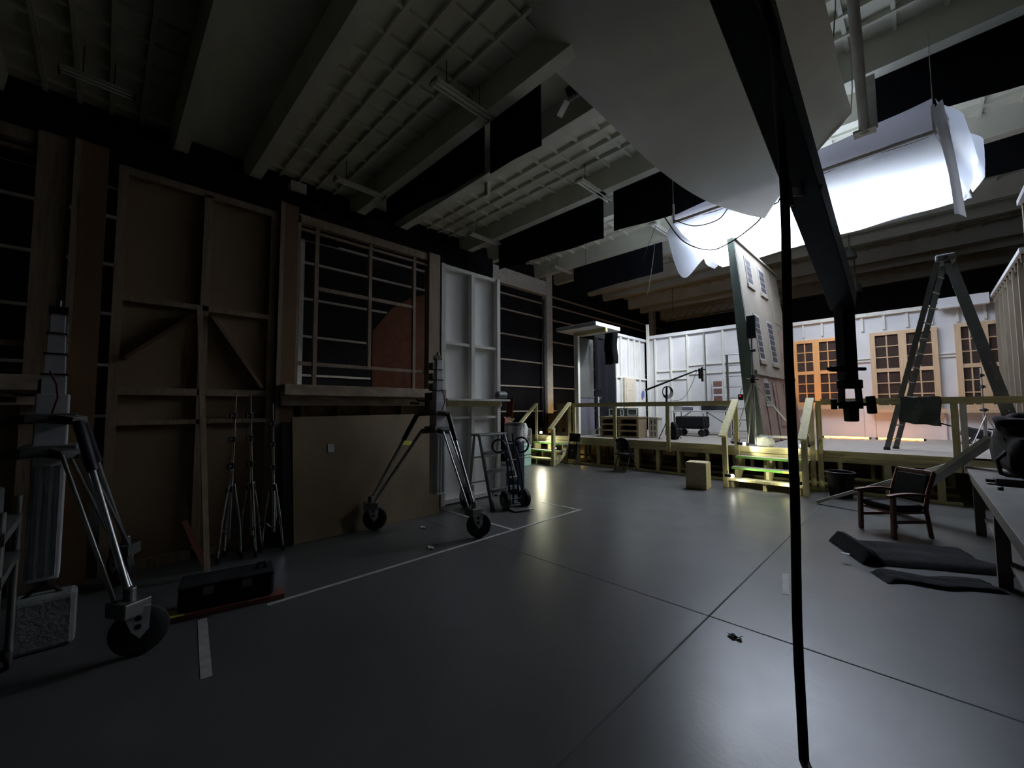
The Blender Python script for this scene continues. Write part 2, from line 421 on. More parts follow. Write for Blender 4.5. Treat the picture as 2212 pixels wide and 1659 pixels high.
# jamb boards
for y0, y1, z1, lb in ((1.545, 1.765, 4.39, 'brown timber jamb board left of the gridded window'), (-.30, -.06, 4.36, 'dark brown timber jamb board at the far left flat')):
    tt = thing('jamb_board', lb, 'board', (FX, y0, 0))
    MB().box(FX-.1, FX+.04, y0+.05, y1, 0, z1).build('board', m_board, tt)
    MB().box(FX-.1, FX+.05, y0, y0+.048, 0, z1).build('edge_strip', m_frame, tt)
# window flats
def window_flat(y0, label, mull, cat='scenery flat', bars=True):
    t = thing('window_flat', label, cat, (FX, y0+1.1, 0))
    y1 = y0+2.3
    MB().box(FX-.09, FX, y0, y1, 4.20, 4.32).build('header', m_frame, t)
    MB().box(FX-.06, FX-.02, y0, y1, 4.11, 4.14).build('header_bead', m_frame, t)
    MB().box(FX-.12, FX+.02, y1-.22, y1, 0, 4.34).build('stile', m_frame, t)
    MB().box(FX-.12, FX, y0, y0+.04, 1.7, 4.3).build('stile', m_frame, t)
    MB().box(FX-.12, FX+.22, y0-.17, y1, 1.84, 1.98).build('window_sill', m_sill, t, bevel=.006)
    MB().box(FX-.12, FX+.10, y0-.17, y1-.02, 1.71, 1.838).build('sill_fascia', m_sill, t)
    for (y, za, zb) in mull: MB().box(FX-.07, FX-.02, y-.025, y+.025, za, zb).build('mullion', m_frame, t)
    MB().box(FX-.065, FX-.025, y0+.3, y1-.5, 3.32, 3.37).build('glazing_bar', m_frame, t)
    MB().box(FX-.065, FX-.025, y0+.04, y1-.22, 2.255, 2.305).build('glazing_bar', m_frame, t)
    MB().box(FX-.14, FX-.12, y0, y1, 0, 1.71).build('lower_panel', m_ply, t)
    for k in range(5): 
        y = y0+.1+k*.5; MB().box(FX-.12, FX-.04, y, y+.06, 0, 1.71).build('stud', m_frame, t)
    return t
window_flat(1.77, 'flat with a big empty gridded window and peeling sill', [(2.035, 1.98, 4.2), (2.82, 2.28, 4.2), (3.59, 1.98, 4.2)])
window_flat(-2.62, 'dark gridded window flat at the far left edge', [(-2.3, 1.98, 4.2), (-1.55, 2.28, 4.2), (-.95, 1.98, 4.2)])
# dark brown scenery sheet behind the window
pts = [aty(0, 0, 1)]*0 + [atx(805, 715, -8.2), atx(845, 668, -8.2), atx(885, 645, -8.2), atx(960, 625, -8.2)]
poly = [(-8.2, pts[0].y, 0)] + [tuple(p) for p in pts] + [(-8.2, pts[3].y, 0)]
tag(MB().prism(poly, (-.06, 0, 0)).build('sloped_flat', mat('dark_red_brown', (.06, .020, .009), .8, var=.2, spec=.1)), 'dark red brown slope-topped panel standing behind the gridded window', 'scenery panel')
# white flat
t = thing('white_flat', 'white painted flat with timber rails and a shelf', 'scenery flat', (FX, 4.8, 0))
MB().box(FX-.1, FX-.08, 4.10, 5.5, 0, 4.22).build('skin', m_whtb, t)
for nm, y0, y1, z0, z1 in (('stile', 4.10, 4.19, 0, 4.22), ('stile', 5.42, 5.5, 0, 4.22), ('stile', 4.77, 4.85, 0, 4.16),
                           ('rail', 4.19, 5.42, 4.16, 4.22), ('rail', 4.19, 5.42, 2.80, 2.85), ('rail', 4.19, 5.42, 1.48, 1.52), ('rail', 4.19, 5.42, .02, .09)):
    m = MB(); m.box(FX-.079, FX+.03 if nm == 'stile' else FX+.01, y0, y1, z0, z1); m.build(nm, m_whtframe, t)
MB().box(FX-.02, FX+.24, 4.08, 5.56, 1.80, 1.835).build('shelf', m_whtframe, t)
MB().box(FX+.032, FX+.07, 4.10, 5.5, 1.70, 1.80).build('shelf_batten', m_pine, t)
c = V((FX+.13, 5.42, 1.845))
t = thing('tape_roll', 'dark rounded roll lying on the shelf of the white flat', 'roll', c)
MB().cyl(c+V((0, -.1, .07)), c+V((0, .1, .07)), .075).build('roll', m_plate, t, True)
MB().cyl(c+V((0, -.11, .07)), c+V((0, .11, .07)), .035).build('core', m_blk, t, True)
# plywood sheet leaning under the window
t = thing('plywood_sheet', 'large worn plywood sheet leaning under the gridded window', 'plywood', (FX+.2, 2.8, 0))
MB().add([(FX+.30, 1.72, .0), (FX+.33, 1.72, .0), (FX+.14, 1.72, 1.56), (FX+.11, 1.72, 1.56), (FX+.30, 3.86, .0), (FX+.33, 3.86, .0), (FX+.14, 3.86, 1.58), (FX+.11, 3.86, 1.58)],
         [(0,1,2,3), (7,6,5,4), (0,4,5,1), (1,5,6,2), (2,6,7,3), (3,7,4,0)]).build('sheet', m_plyd, t)
def on_sheet(px, py, off=.004):
    p = atx(px, py, FX+.2)
    x = FX+.33-.19*p.z/1.57+off
    return atx(px, py, x)
def decal(m, px0, px1, py0, py1, name, mt, par, lb=None):
    q = [on_sheet(px0, py0), on_sheet(px1, py0), on_sheet(px1, py1), on_sheet(px0, py1)]
    m.prism(q, (.002, 0, 0)); return m.build(name, mt, par, label=lb)
st = decal(MB(), 708, 722, 959, 977, 'paper_label', m_sticker, t, 'white paper label stuck on the sheet')
decal(MB(), 709.5, 713, 962, 974, 'label_print', mat('grey_print', (.2, .2, .2), .7), st)
decal(MB(), 866, 889, 952, 961, 'tape_strip', m_yel, t, 'yellow green tape strip')
tag(MB().add([(FX+.32, 1.60, 0), (FX+.35, 1.60, 0), (FX+.13, 1.60, 1.5), (FX+.10, 1.60, 1.5), (FX+.32, 1.70, 0), (FX+.35, 1.70, 0), (FX+.13, 1.70, 1.5), (FX+.10, 1.70, 1.5)],
         [(0,1,2,3), (7,6,5,4), (0,4,5,1), (1,5,6,2), (2,6,7,3), (3,7,4,0)]).build('gap_shade_strip', m_blkm), 'narrow black strip for the shaded gap beside the plywood sheet', 'board')  # black strip put in for the shade of the gap beside the sheet
# leaning batten
a = atz(447, 1246, .0); b = atx(431, 662, FX+.05)
tag(MB().beam(a+V((0, 0, .01)), b, .05, .035, (1, 0, 0)).build('timber_batten', m_frame), 'long thin timber batten leaning on the braced flat', 'batten')
a = atz(447, 1235, .0); b = atx(398, 1125, -5.45)
tag(MB().beam(a+V((-.1, 0, .02)), b, .05, .03, (1, 0, 0)).build('timber_offcut', m_red), 'reddish timber offcut leaning low behind the long batten', 'offcut')

# ================================================================== CRANK STANDS
def crank_stand(label, loc, angles, roll=None):
    """tripod wind-up stand: square telescoping mast, two spreader plates, three legs on pneumatic wheels (built at the origin)"""
    t = thing('crank_stand', label, 'crank stand', (0, 0, 0))
    w = .085
    mast = MB().box(-w, w, -w, w, .42, 1.78).build('mast', m_aluw, t, bevel=.008)
    for k in range(3):
        x = -w*.6+k*w*.6; MB().box(w, w+.012, x-.012, x+.012, .45, 1.25).build('mast_rib', m_alu, mast)
    z = 1.78
    for k, ww in enumerate((.060, .051, .044, .037)):
        h = .155
        o = MB().box(-ww, ww, -ww, ww, z-.05, z+h-.012).build('mast_section', m_aluw, t)
        MB().box(-ww-.01, ww+.01, -ww-.01, ww+.01, z+h-.012, z+h).build('collar', m_blk, o)
        z += h
    MB().box(-.05, .03, -.05, .05, z, z+.05).cyl((0, 0, z+.05), (0, 0, z+.10), .016).build('spigot', m_chrome, t)
    m = MB()
    for zz in (1.62, 1.78, 1.93, 2.08, 2.24): m.box(-.17, -.075, -.05, .05, zz, zz+.11)
    m.build('section_bracket', m_plate, t, bevel=.01)
    m = MB().box(-.22, -.07, -.09, .06, 1.68, 1.90); m.build('winch', m_plate, t, bevel=.02)
    MB().tube([(-.20, -.1, 1.78), (-.20, -.2, 1.78), (-.20, -.24, 1.80), (-.20, -.25, 2.0)][:3], .014).cyl((-.20, -.2, 1.74), (-.20, -.33, 1.74), .022).build('crank_handle', m_plate, t, True)
    MB().tube([(w+.03, -.02, 1.95), (w+.05, .02, 1.85), (w+.05, .03, 1.75), (w+.01, .0, 1.62)], .007, 6).build('crank_cable', m_red, t, True)
    up = MB(); lo = MB()
    for a in angles:
        d = V((math.cos(a), math.sin(a), 0))
        up.beam(V((0, 0, 1.60)), d*.30+V((0, 0, 1.58)), .13, .075, w1=.07, h1=.055)
        lo.beam(V((0, 0, 1.36)), d*.24+V((0, 0, 1.33)), .15, .085, w1=.12, h1=.06)
    up.box(-.13, .13, -.13, .13, 1.565, 1.635).build('upper_spreader', m_plate, t, bevel=.006)
    lo.box(-.14, .14, -.14, .14, 1.32, 1.40).build('lower_spreader', m_plate, t, bevel=.006)
    for ki, a in enumerate(angles):
        d = V((math.cos(a), math.sin(a), 0)); s = V((-d.y, d.x, 0))
        foot = d*.92
        leg = MB().cyl(d*.30+V((0, 0, 1.57)), foot+V((0, 0, .40)), .02).build('leg', m_alu, t, True)
        p0 = d*.30+V((0, 0, 1.57)); p1 = foot+V((0, 0, .40))
        MB().cyl(p0, p0+(p1-p0)*.30, .034).build('leg_sleeve', m_blk, leg, True, label='black grip sleeve on the leg')
        for sg in (-1, 1):
            MB().cyl(d*.24+s*.05*sg+V((0, 0, 1.33)), foot-d*.05+s*.055*sg+V((0, 0, .38)), .013, n=10).build('stay', m_alu, leg, True)
        MB().beam(foot+V((0, 0, .33))-d*.1, foot+V((0, 0, .33))+d*.09, .16, .10).cyl(foot+V((0, 0, .3)), foot+V((0, 0, .46)), .035).build('caster_head', m_steel, t, bevel=.008)
        wd = V(roll[ki]).normalized() if roll and roll[ki] else (d*.5+s*.85).normalized(); ax = V((-wd.y, wd.x, 0)); wc = foot+wd*.06+V((0, 0, .16))
        wh = MB().wheel(wc, ax, .16, .075).build('wheel', m_rub, t, True)
        MB().cyl(wc-ax*.042, wc+ax*.042, .075).build('wheel_hub', m_blk, wh, True)
        for sg in (-1, 1):
            u = ax*(.05*sg); k = MB()
            q = [wc+u+V((0, 0, .17))-wd*.10, wc+u+V((0, 0, .17))+wd*.05, wc+u+V((0, 0, .02))+wd*.045, wc+u+V((0, 0, -.035)), wc+u+V((0, 0, .02))-wd*.045]
            k.prism(q, ax*(.012*sg)).build('caster_fork', m_aluw, wh)
            for zz in (.045, .10):
                MB().cyl(wc+u+V((0, 0, zz))-wd*.012, wc+u+ax*(.016*sg)+V((0, 0, zz))-wd*.012, .018, n=12).build('fork_hole', m_blk, wh)
    t.location = loc
    return t
def hang(px, py, z): return math.atan2(*(lambda p: (p.y, p.x))(atz(px, py, z)))
cc = V((-5.06, 3.50, 0))
angs = [math.atan2(q.y-cc.y, q.x-cc.x) for q in (V((-5.4, 2.72, 0)), V((-4.18, 3.44, 0)), V((-5.42, 4.36, 0)))]
cs = crank_stand('tall silver wind-up crank stand on three black wheels, by the window flat', cc, angs, [(.55, .83, 0), None, None])
crank_stand('dark wind-up crank stand nearest the camera, at the left edge', V((-4.65, -.27, 0)), [math.radians(a) for a in (149, 29, 269)])
# equipment around the near stand
c = V((-3.80, -.55, 0))
t = thing('equipment_trolley', 'low dark metal trolley with two bright edged shelves, far left', 'trolley', c)
for z in (.70, .93):
    MB().box(c.x-.45, c.x+.25, c.y-.5, c.y+.2, z, z+.05).build('shelf', m_plate, t)
    MB().box(c.x+.25, c.x+.262, c.y-.5, c.y+.2, z-.01, z+.06).build('shelf_lip', m_alu, t)
for dx in (-.43, .23):
    for dy in (-.48, .18): MB().cyl((c.x+dx, c.y+dy, .1), (c.x+dx, c.y+dy, 1.1), .02).build('upright', m_steel, t, True)
for dx in (-.43, .23):
    for dy in (-.48, .18): MB().wheel((c.x+dx, c.y+dy, .06), (0, 1, 0), .06, .03).build('caster', m_rub, t, True)
c = V((-3.80, -.55, .981))
t = thing('winch_head', 'chrome and black winch head lying on the low metal trolley', 'winch', c)
MB().box(c.x-.15, c.x+.2, c.y-.1, c.y+.15, c.z, c.z+.22).build('body', m_plate, t, bevel=.02)
for dy in (-.08, 0, .08): MB().cyl((c.x+.05, c.y+dy, c.z+.22), (c.x+.03, c.y+dy-.02, c.z+.5), .018).build('rod', m_chrome, t, True)
MB().ring((c.x+.21, c.y, c.z+.1), (1, 0, 0), .08, .014).build('hand_wheel', m_chrome, t, True)
c = V((-4.45, -.20, 0))
t = thing('weight_bag', 'grey slab shaped weight bag standing by the near crank stand', 'weight bag', c)
MB().box(c.x-.1, c.x+.1, c.y-.20, c.y+.12, 0, .36).build('bag', m_sand, t, bevel=.03)
MB().tube([(c.x, c.y-.14, .35), (c.x, c.y-.1, .40), (c.x, c.y, .40), (c.x, c.y+.04, .35)], .014).build('handle', m_blk, t, True)
# long black case on a plank
a, b = atz(365, 1340, 0), atz(590, 1290, 0)
dirn = (b-a).normalized(); side = V((-dirn.y, dirn.x, 0))
mid = (a+b)/2
t = thing('timber_plank', 'reddish plank on the floor carrying the long black case', 'plank', mid)
MB().beam(a+V((0, 0, .022))-dirn*.02, b+V((0, 0, .022))+dirn*.08, .16, .04).build('plank', m_red, t)
MB().beam(a+V((0, 0, .043))-dirn*.02, a+V((0, 0, .043))+dirn*.10, .162, .003).build('end_mark', m_yel, t, label='yellow painted end of the plank')
t = thing('long_case', 'long low black case lying on the reddish plank', 'case', mid+V((0, 0, .046)))
a2, b2 = a+side*.10+dirn*.05, b+side*.10
MB().beam(a2+V((0, 0, .125)), b2+V((0, 0, .125)), .30, .155).build('case_body', m_blkm, t, bevel=.02)
MB().beam(a2+V((0, 0, .225)), b2+V((0, 0, .225)), .305, .04).build('case_lid', m_mats, t, bevel=.012)
for k in (.3, .7): MB().beam(a2+(b2-a2)*k+V((0, 0, .19))-side*.16, a2+(b2-a2)*k+V((0, 0, .19))-side*.15, .07, .06).build('latch', m_steel, t)
MB().tube([a2+(b2-a2)*.8+V((0, 0, .24)), a2+(b2-a2)*.82+V((0, 0, .29)), a2+(b2-a2)*.9+V((0, 0, .29)), a2+(b2-a2)*.92+V((0, 0, .24))], .012).build('handle', m_blk, t, True)

# white tape on the floor
def tape(p, q, w, label):
    tag(MB().beam(V((p.x, p.y, .0022)), V((q.x, q.y, .0022)), w, .002).build('floor_tape', m_tape), label, 'floor tape')
tape(V((-4.0, 1.05, 0)), V((-4.02, 5.6, 0)), .045, 'long white tape line on the floor past the crank stand')
tape(V((-5.6, 4.02, 0)), V((-4.04, 4.03, 0)), .045, 'white tape line running off the long line to the white flat')
tape(V((-4.9, 5.57, 0)), V((-4.04, 5.56, 0)), .04, 'short white tape line at the end of the long line')
tape(atz(1697, 1240), atz(1697, 1284), .05, 'short white tape mark beside the hanging black cable')
tape(atz(437, 1338), atz(446, 1465), .06, 'pale tape strip on the dark floor by the black case')

# folded light stands leaning by the flat
def folded_stand(label, base, top, spread):
    t = thing('light_stand', label, 'light stand', base, None)
    d = top-base
    col = MB()
    for k, (u0, u1, r) in enumerate(((.12, .5, .020), (.5, .72, .017), (.72, .88, .014), (.88, 1., .011))):
        col.cyl(base+d*u0, base+d*u1, r, n=12)
    col.build('column', m_chrome, t, True)
    for u in (.42, .56, .72, .86):
        p = base+d*u
        kn = MB().cyl(p-V((0, 0, .03)), p+V((0, 0, .03)), .03, n=12).cyl(p, p+V((.06, -.05, 0)), .012, n=8).cyl(p+V((.06, -.05, -.03)), p+V((.06, -.05, .03)), .012, n=8)
        kn.build('clamp_knob', m_blk, t, True)
    hub = base+d*.45
    for k in range(3):
        a = k*2*PI/3+spread
        f = V((base.x+.13*math.cos(a), base.y+.13*math.sin(a), .02))
        lg = MB().tube([hub+V((.03*math.cos(a), .03*math.sin(a), 0)), (hub+f)/2+V((.03*math.cos(a), .03*math.sin(a), 0)), f], .012, 8).build('leg', m_chrome, t, True)
        MB().cyl(f-V((0, 0, .02)), f+V((0, 0, .05)), .017, n=8).build('rubber_foot', m_rub, lg, True)
        MB().cyl(base+d*.14, (hub*.4+f*.6), .007, n=6).build('strut', m_steel, lg, True)
    return t
for lb, bx, tx in (('chrome light stand with black knobs, leftmost of the three by the jamb', (493, 1165), (510, 850)),
                   ('bright chrome light stand in the middle of the three by the jamb', (545, 1185), (541, 850)),
                   ('slim chrome light stand closest to the plywood sheet', (592, 1165), (589, 872))):
    b0 = atz(*bx, 0); dd = b0.length/V((b0.x, b0.y, 0)).length
    r = ray(*tx); k = math.hypot(b0.x, b0.y)/math.hypot(r.x, r.y)
    b0 = b0*(5.5/abs(b0.x)); k = math.hypot(b0.x, b0.y)/math.hypot(r.x, r.y)
    folded_stand(lb, b0, CAM+r*(k*1.0), bx[0]*.1)

# step ladder in front of the white flat
c = V((-5.45, 5.05, 0))
t = thing('step_ladder', 'small aluminium step ladder standing by the white flat', 'step ladder', c)
def sl(px, py, x): return atx(px, py, x)
TL, TR = V((-5.42, 4.62, 1.19)), V((-5.42, 5.2, 1.19)); BL, BR = V((-5.02, 4.56, 0)), V((-5.02, 5.26, 0))
RL, RR = V((-5.72, 4.62, 0)), V((-5.72, 5.2, 0)); TL2, TR2 = V((-5.56, 4.62, 1.19)), V((-5.56, 5.2, 1.19))
for a, b in ((TL, BL), (TR, BR)): 
    r_ = MB().beam(a, b, .07, .03, (0, 1, 0)).build('front_rail', m_stepl, t)
    MB().beam(b+V((0, 0, .02)), b, .07, .05, (0, 1, 0)).build('rubber_foot', m_rub, r_)
for a, b in ((TL2, RL), (TR2, RR)): MB().beam(a, b, .04, .025, (0, 1, 0)).build('rear_rail', m_stepl, t)
MB().box(-5.62, -5.38, 4.58, 5.24, 1.18, 1.22).build('top_step', m_stepl, t, bevel=.01)
for k in (.25, .5, .76):
    p, q = TL+(BL-TL)*k, TR+(BR-TR)*k
    MB().beam(p, q, .09, .055).build('tread', m_stepl, t)
for z in (.35, .8): MB().beam(RL+(TL2-RL)*z/1.19, RR+(TR2-RR)*z/1.19, .025, .025).build('rear_brace', m_stepl, t)

# hand truck with pail
c = V((-4.85, 5.45, 0))
t = thing('hand_truck', 'blue hand truck with two fat black tyres beside the step ladder', 'hand truck', c)
wA, wB = atz(1092, 1100, 0), atz(1134, 1094, 0)
ax = (wB-wA); ax.z = 0; ax.normalize(); bk = V((-ax.y, ax.x, 0))
if bk.y < 0: bk = -bk
for w in (wA, wB):
    o = MB().wheel(w+V((0, 0, .15)), ax, .15, .085).build('wheel', m_rub, t, True)
    MB().cyl(w+V((0, 0, .15))-ax*.05, w+V((0, 0, .15))+ax*.05, .06).build('wheel_hub', m_steel, o, True)
MB().cyl(wA+V((0, 0, .15)), wB+V((0, 0, .15)), .014).build('axle', m_steel, t, True)
for k, w in ((1, wA), (-1, wB)):
    f = w+ax*.10*k+bk*.04
    MB().tube([f+V((0, 0, .08)), f+V((0, 0, .5))+bk*.02, f+V((0, 0, 1.0))+bk*.16, f+V((0, 0, 1.22))+bk*.2], .019).build('upright', m_blue, t, True)
    MB().tube([f-bk*.12+V((0, 0, .10)), f-bk*.13+V((0, 0, .45)), f-bk*.02+V((0, 0, .8)), f+bk*.1+V((0, 0, 1.0))], .016).build('support_bar', m_blue, t, True)
for z, o in ((.5, .02), (.78, .09), (1.05, .17)):
    MB().cyl(wA+ax*.10+bk*(.04+o)+V((0, 0, z)), wB-ax*.10+bk*(.04+o)+V((0, 0, z)), .014).build('cross_bar', m_steel, t, True)
MB().ring(wB+ax*.05+bk*.2+V((0, 0, 1.02)), (.55, -.8, .15), .13, .018).build('handle_loop', m_blk, t, True)
MB().ring(wA-ax*.02+bk*.2+V((0, 0, 1.02)), (.55, -.8, .15), .11, .018).build('handle_loop', m_blk, t, True)
mm = (wA+wB)/2
MB().beam(mm-bk*.30+V((0, 0, .02)), mm+bk*.04+V((0, 0, .02)), .36, .012).build('nose_plate', m_steel, t)
c = V((-5.76, 5.84, 0))
t = thing('storage_drum', 'dark blue drum standing behind the hand truck', 'drum', c)
MB().lathe(c, [(.16, 0), (.18, .03), (.18, .98), (.16, 1.02)]).build('drum_body', m_blue, t, True)
MB().ring(c+V((0, 0, .35)), (0, 0, 1), .182, .012).ring(c+V((0, 0, .7)), (0, 0, 1), .182, .012).build('drum_hoop', m_blk, t, True)
c = c+V((0, 0, 1.02))
t = thing('paint_pail', 'grey lidded pail on top of the dark drum', 'pail', c)
MB().lathe(c, [(.145, 0), (.165, .30)]).build('pail_body', m_bucket, t, True)
MB().lathe(c+V((0, 0, .30)), [(.172, 0), (.172, .05), (.15, .06)]).build('lid', m_plate, t, True)
MB().tube([c+V((-.17*math.cos(a), -.05*math.sin(a)*0-.17*0, .27-.14*math.sin(a)))for a in [PI*k/10 for k in range(11)]], .006, 6).build('bail_handle', m_steel, t, True)

# ================================================================== PLATFORM
PY, PZ = 10.15, .80           # front edge, deck height
PX0, PX1, PB = -9.3, 1.32, 15.5
t = thing('stage_platform', 'raised timber stage platform carrying the white set', 'platform', (-3.5, 12.5, 0))
MB().box(PX0, PX1, PY+.02, PB, PZ-.03, PZ).build('deck', m_tread, t)
MB().box(PX0, .42, PY, PY+.045, PZ-.13, PZ-.003).build('rim_board', m_pinex, t)
MB().box(PX0, .42, PY+.01, PY+.05, PZ-.22, PZ-.135).build('rim_joist', m_pinex, t)
MB().box(PX0, .42, PY+.0, PY+.07, 0, .05).build('floor_plate', m_pinex, t)
MB().box(.42, PX1, PY+.02, PY+.06, PZ-.2, PZ-.003).build('rim_board', m_pinex, t)
random.seed(3)
for row, yy in enumerate((PY+.012, PY+.9, PY+2.0)):
    x = PX0+.1+row*.13
    while x < .45:
        if not (row == 0 and -2.9 < x < -1.6 and random.random() < .5):
            MB().box(x, x+(.06 if random.random() < .7 else .1), yy, yy+.09, .05, PZ-.135 if row else PZ-.22).build('post', m_pine, t)
        x += .52+.2*random.random()
for yy in (PY+.9, PY+2.0):
    MB().box(PX0, .42, yy, yy+.06, 0, .05).build('floor_plate', m_pinex, t)
    MB().box(PX0, .42, yy+.0, yy+.05, PZ-.13, PZ-.03).build('joist', m_pinex, t)

# timber offcuts lying under the deck
for px, py, L, w, a, lb in ((1288, 993, .5, .12, .2, 'pale board offcut under the platform, left of the black folding chair'),
                            (1352, 990, .35, .08, -.4, 'short offcut under the platform just left of the black folding chair'),
                            (1450, 1012, .7, .05, .15, 'long thin stick lying under the platform left of the chipboard box')):
    p = atz(px, py, 0)
    p.y = PY+.5; p.z = 0
    d = V((math.cos(a), math.sin(a), 0))*L/2
    tag(MB().beam(p-d+V((0, 0, .02)), p+d+V((0, 0, .02)), w, .035).build('timber_offcut', m_frame), lb, 'offcut')

# railings (bolted along the front)
def railing(label, x0, x1, posts):
    t = thing('guard_rail', label, 'guard rail', ((x0+x1)/2, PY-.03, .6))
    MB().box(x0, x1, PY-.05, PY-.012, 1.70, 1.815).build('top_rail', m_pinex, t)
    for x, z0 in posts: MB().box(x-.045, x+.045, PY-.012-.0, PY-.001, z0, 1.78).box(x-.045, x+.045, PY-.05, PY-.012, z0, 1.699).build('rail_post', m_pine, t)
    return t
railing('timber guard rail along the left half of the platform front', -7.52, -2.98, [(-7.46, .0), (-6.07, .58), (-4.55, .55)])
railing('timber guard rail along the right half of the platform front', -1.42, 1.30, [(-1.46, .0), (.39, .55)])
# corner post with the white side
tag(MB().box(.45, .53, PY-.045, PY-.002, .55, 1.699).build('timber_post', m_whtframe), 'pale timber post beside the guard rail post under the grey rag', 'post')

# stairs
def stairs(label, x0, x1):
    cx = (x0+x1)/2
    t = thing('timber_stairs', label, 'stairs', (cx, 9.6, 0))
    for k, (z, y) in enumerate(((.19, 9.28), (.395, 9.57), (.60, 9.86))):
        o = MB().box(x0+.03, x1-.03, y, y+.28, z-.04, z).build('tread', m_tread if k else m_pine, t)
        MB().box(x0+.03, x1-.03, y-.012, y-.001, z-.045, z+.001).build('tread_edge', (m_pine, m_green, m_green)[k], o, label='green tread edge' if k else None)
        if k == 1: MB().box(x1-.42, x1-.03, y-.0165, y-.0125, z-.046, z+.001).build('edge_tape', m_yel, o, label='yellow tape on the tread edge')
    for x in (x0+.09, cx-.02, x1-.14):
        MB().prism([(x, 9.30, 0), (x, 9.30, .14), (x, 9.57, .145), (x, 9.57, .345), (x, 9.86, .35), (x, 9.86, .55), (x, 10.13, .55), (x, 10.13, .38), (x, 9.62, 0)], (.05, 0, 0)).build('stringer', m_pine, t)
    for x, s in ((x0, -1), (x1, 1)):
        MB().box(x-.045, x+.045, 9.24, 9.33, 0, 1.10).build('newel_post', m_pine, t)
        MB().box(x-.045, x+.045, PY-.09, PY-.052, 0 if s > 0 else .62, 1.80).build('rail_post', m_pine, t)
        MB().beam((x, 9.14, 1.06), (x, PY-.065, 1.83), .135, .04).build('hand_rail', m_piney, t)
    return t
stairs('four-step timber stairs with green edged treads in front of the platform', -2.96, -1.58)
stairs('timber stairs with green edged treads at the far left of the platform', -8.95, -7.60)
# rail pieces of the left landing
t = thing('guard_rail', 'short timber guard rail on the landing of the far left stairs', 'guard rail', (-8.6, 11, .8))
MB().box(-9.25, -8.5, 11.6, 11.64, 1.72, 1.83).build('top_rail', m_pinex, t)
for x in (-9.2, -8.55): MB().box(x-.05, x+.05, 11.641, 11.70, .8, 1.8).build('rail_post', m_pine, t)
for px, lb, y in ((1205, 'pale timber post behind the left stair rail, further left', 13.3), (1223, 'pale timber post behind the left stair rail, further right', 13.3)):
    p = aty(px, 878, y)
    tag(MB().box(p.x-.06, p.x+.06, p.y, p.y+.06, 0, 1.86).build('timber_post', m_col), lb, 'post')
p = aty(1180, 897, 14.2); q = aty(1221, 917, 14.2)
tag(MB().box(p.x, q.x, 14.2, 14.24, .8, 1.45).build('orange_board', m_orange), 'orange brown board standing behind the far left stairs', 'board')

# step lamps
def step_lamp(label, c, aim, e, body_dir=None, lit=True):
    c = V(c); d = (V(aim)-c).normalized()
    t = thing('step_lamp', label, 'lamp', c)
    MB().tube([c-d*.09, c-d*.05, c+d*.03], .035, 14).build('lamp_body', m_blk, t, True)
    MB().blob(c+d*.045, (.036, .036, .036), 8, 0, flat=False).build('lens', m_lens, t, True)
    MB().tube([c-d*.05, c-d*.05+V((0, .03, .05)), c-d*.05+V((0, .05, .09))], .01, 8).build('clamp_arm', m_blk, t, True)
    lamp('step_lamp_light', 'SPOT', c+d*.10, e, (1., .98, .70), t, aim=aim, spot_size=2.7, spot_blend=.8, shadow_soft_size=.03)
    return t
step_lamp('lit step lamp at the foot of the left rail post of the green stairs', (-2.85, 9.16, .26), (-1.9, 9.45, .15), 14)
step_lamp('lit step lamp at deck level on the left side of the green stairs', (-2.84, 10.0, .86), (-1.7, 10.2, .72), 20)
step_lamp('lit step lamp low inside the right rail post of the green stairs', (-1.71, 9.17, .25), (-2.6, 9.5, .22), 12)
step_lamp('dark backed step lamp at deck level on the right side of the green stairs', (-1.70, 10.02, .88), (-2.7, 10.25, .75), 14)
step_lamp('bright step lamp under the landing rail of the far left stairs', (-8.72, 10.02, .92), (-7.9, 9.5, .1), 42)
step_lamp('lit step lamp low on the right side of the far left stairs', (-7.74, 9.6, .52), (-8.6, 9.5, .2), 26)

# chipboard box, folding chairs, bin in front of the platform
for px, py, r_, lb in ((914, 1140, .05, 'small white paper scrap on the floor beside the crank stand wheel'), (931, 1184, .06, 'small white paper scrap on the floor near the long tape line'), (1587, 1378, .045, 'small dark scrap on the bare concrete near the crossing seams')):
    q = atz(px, py, 0)
    o = MB().grid(lambda u, v: (q.x+(u-.5)*r_*2+.01*math.sin(v*7), q.y+(v-.5)*r_+.01*math.sin(u*9), .003+.016*abs(math.sin(u*5+v*3))), 6, 4).build('paper_scrap', m_blkm if 'dark' in lb else m_sticker, None, True)
    tag(o, lb, 'scrap')
p = atz(1508, 1054, 0)
t = thing('chipboard_box', 'chipboard box standing upright left of the green stairs', 'box', (p.x, p.y, 0))
o = MB().box(-.2, .2, -.15, .25, 0, .52).build('box_body', m_box, None, bevel=.006); o.parent = t; o.rotation_euler = (0, 0, .12)
o2 = MB().box(-.19, .19, -.14, .24, .5205, .535).build('box_lid', m_box, None); o2.parent = t; o2.rotation_euler = (0, 0, .16)
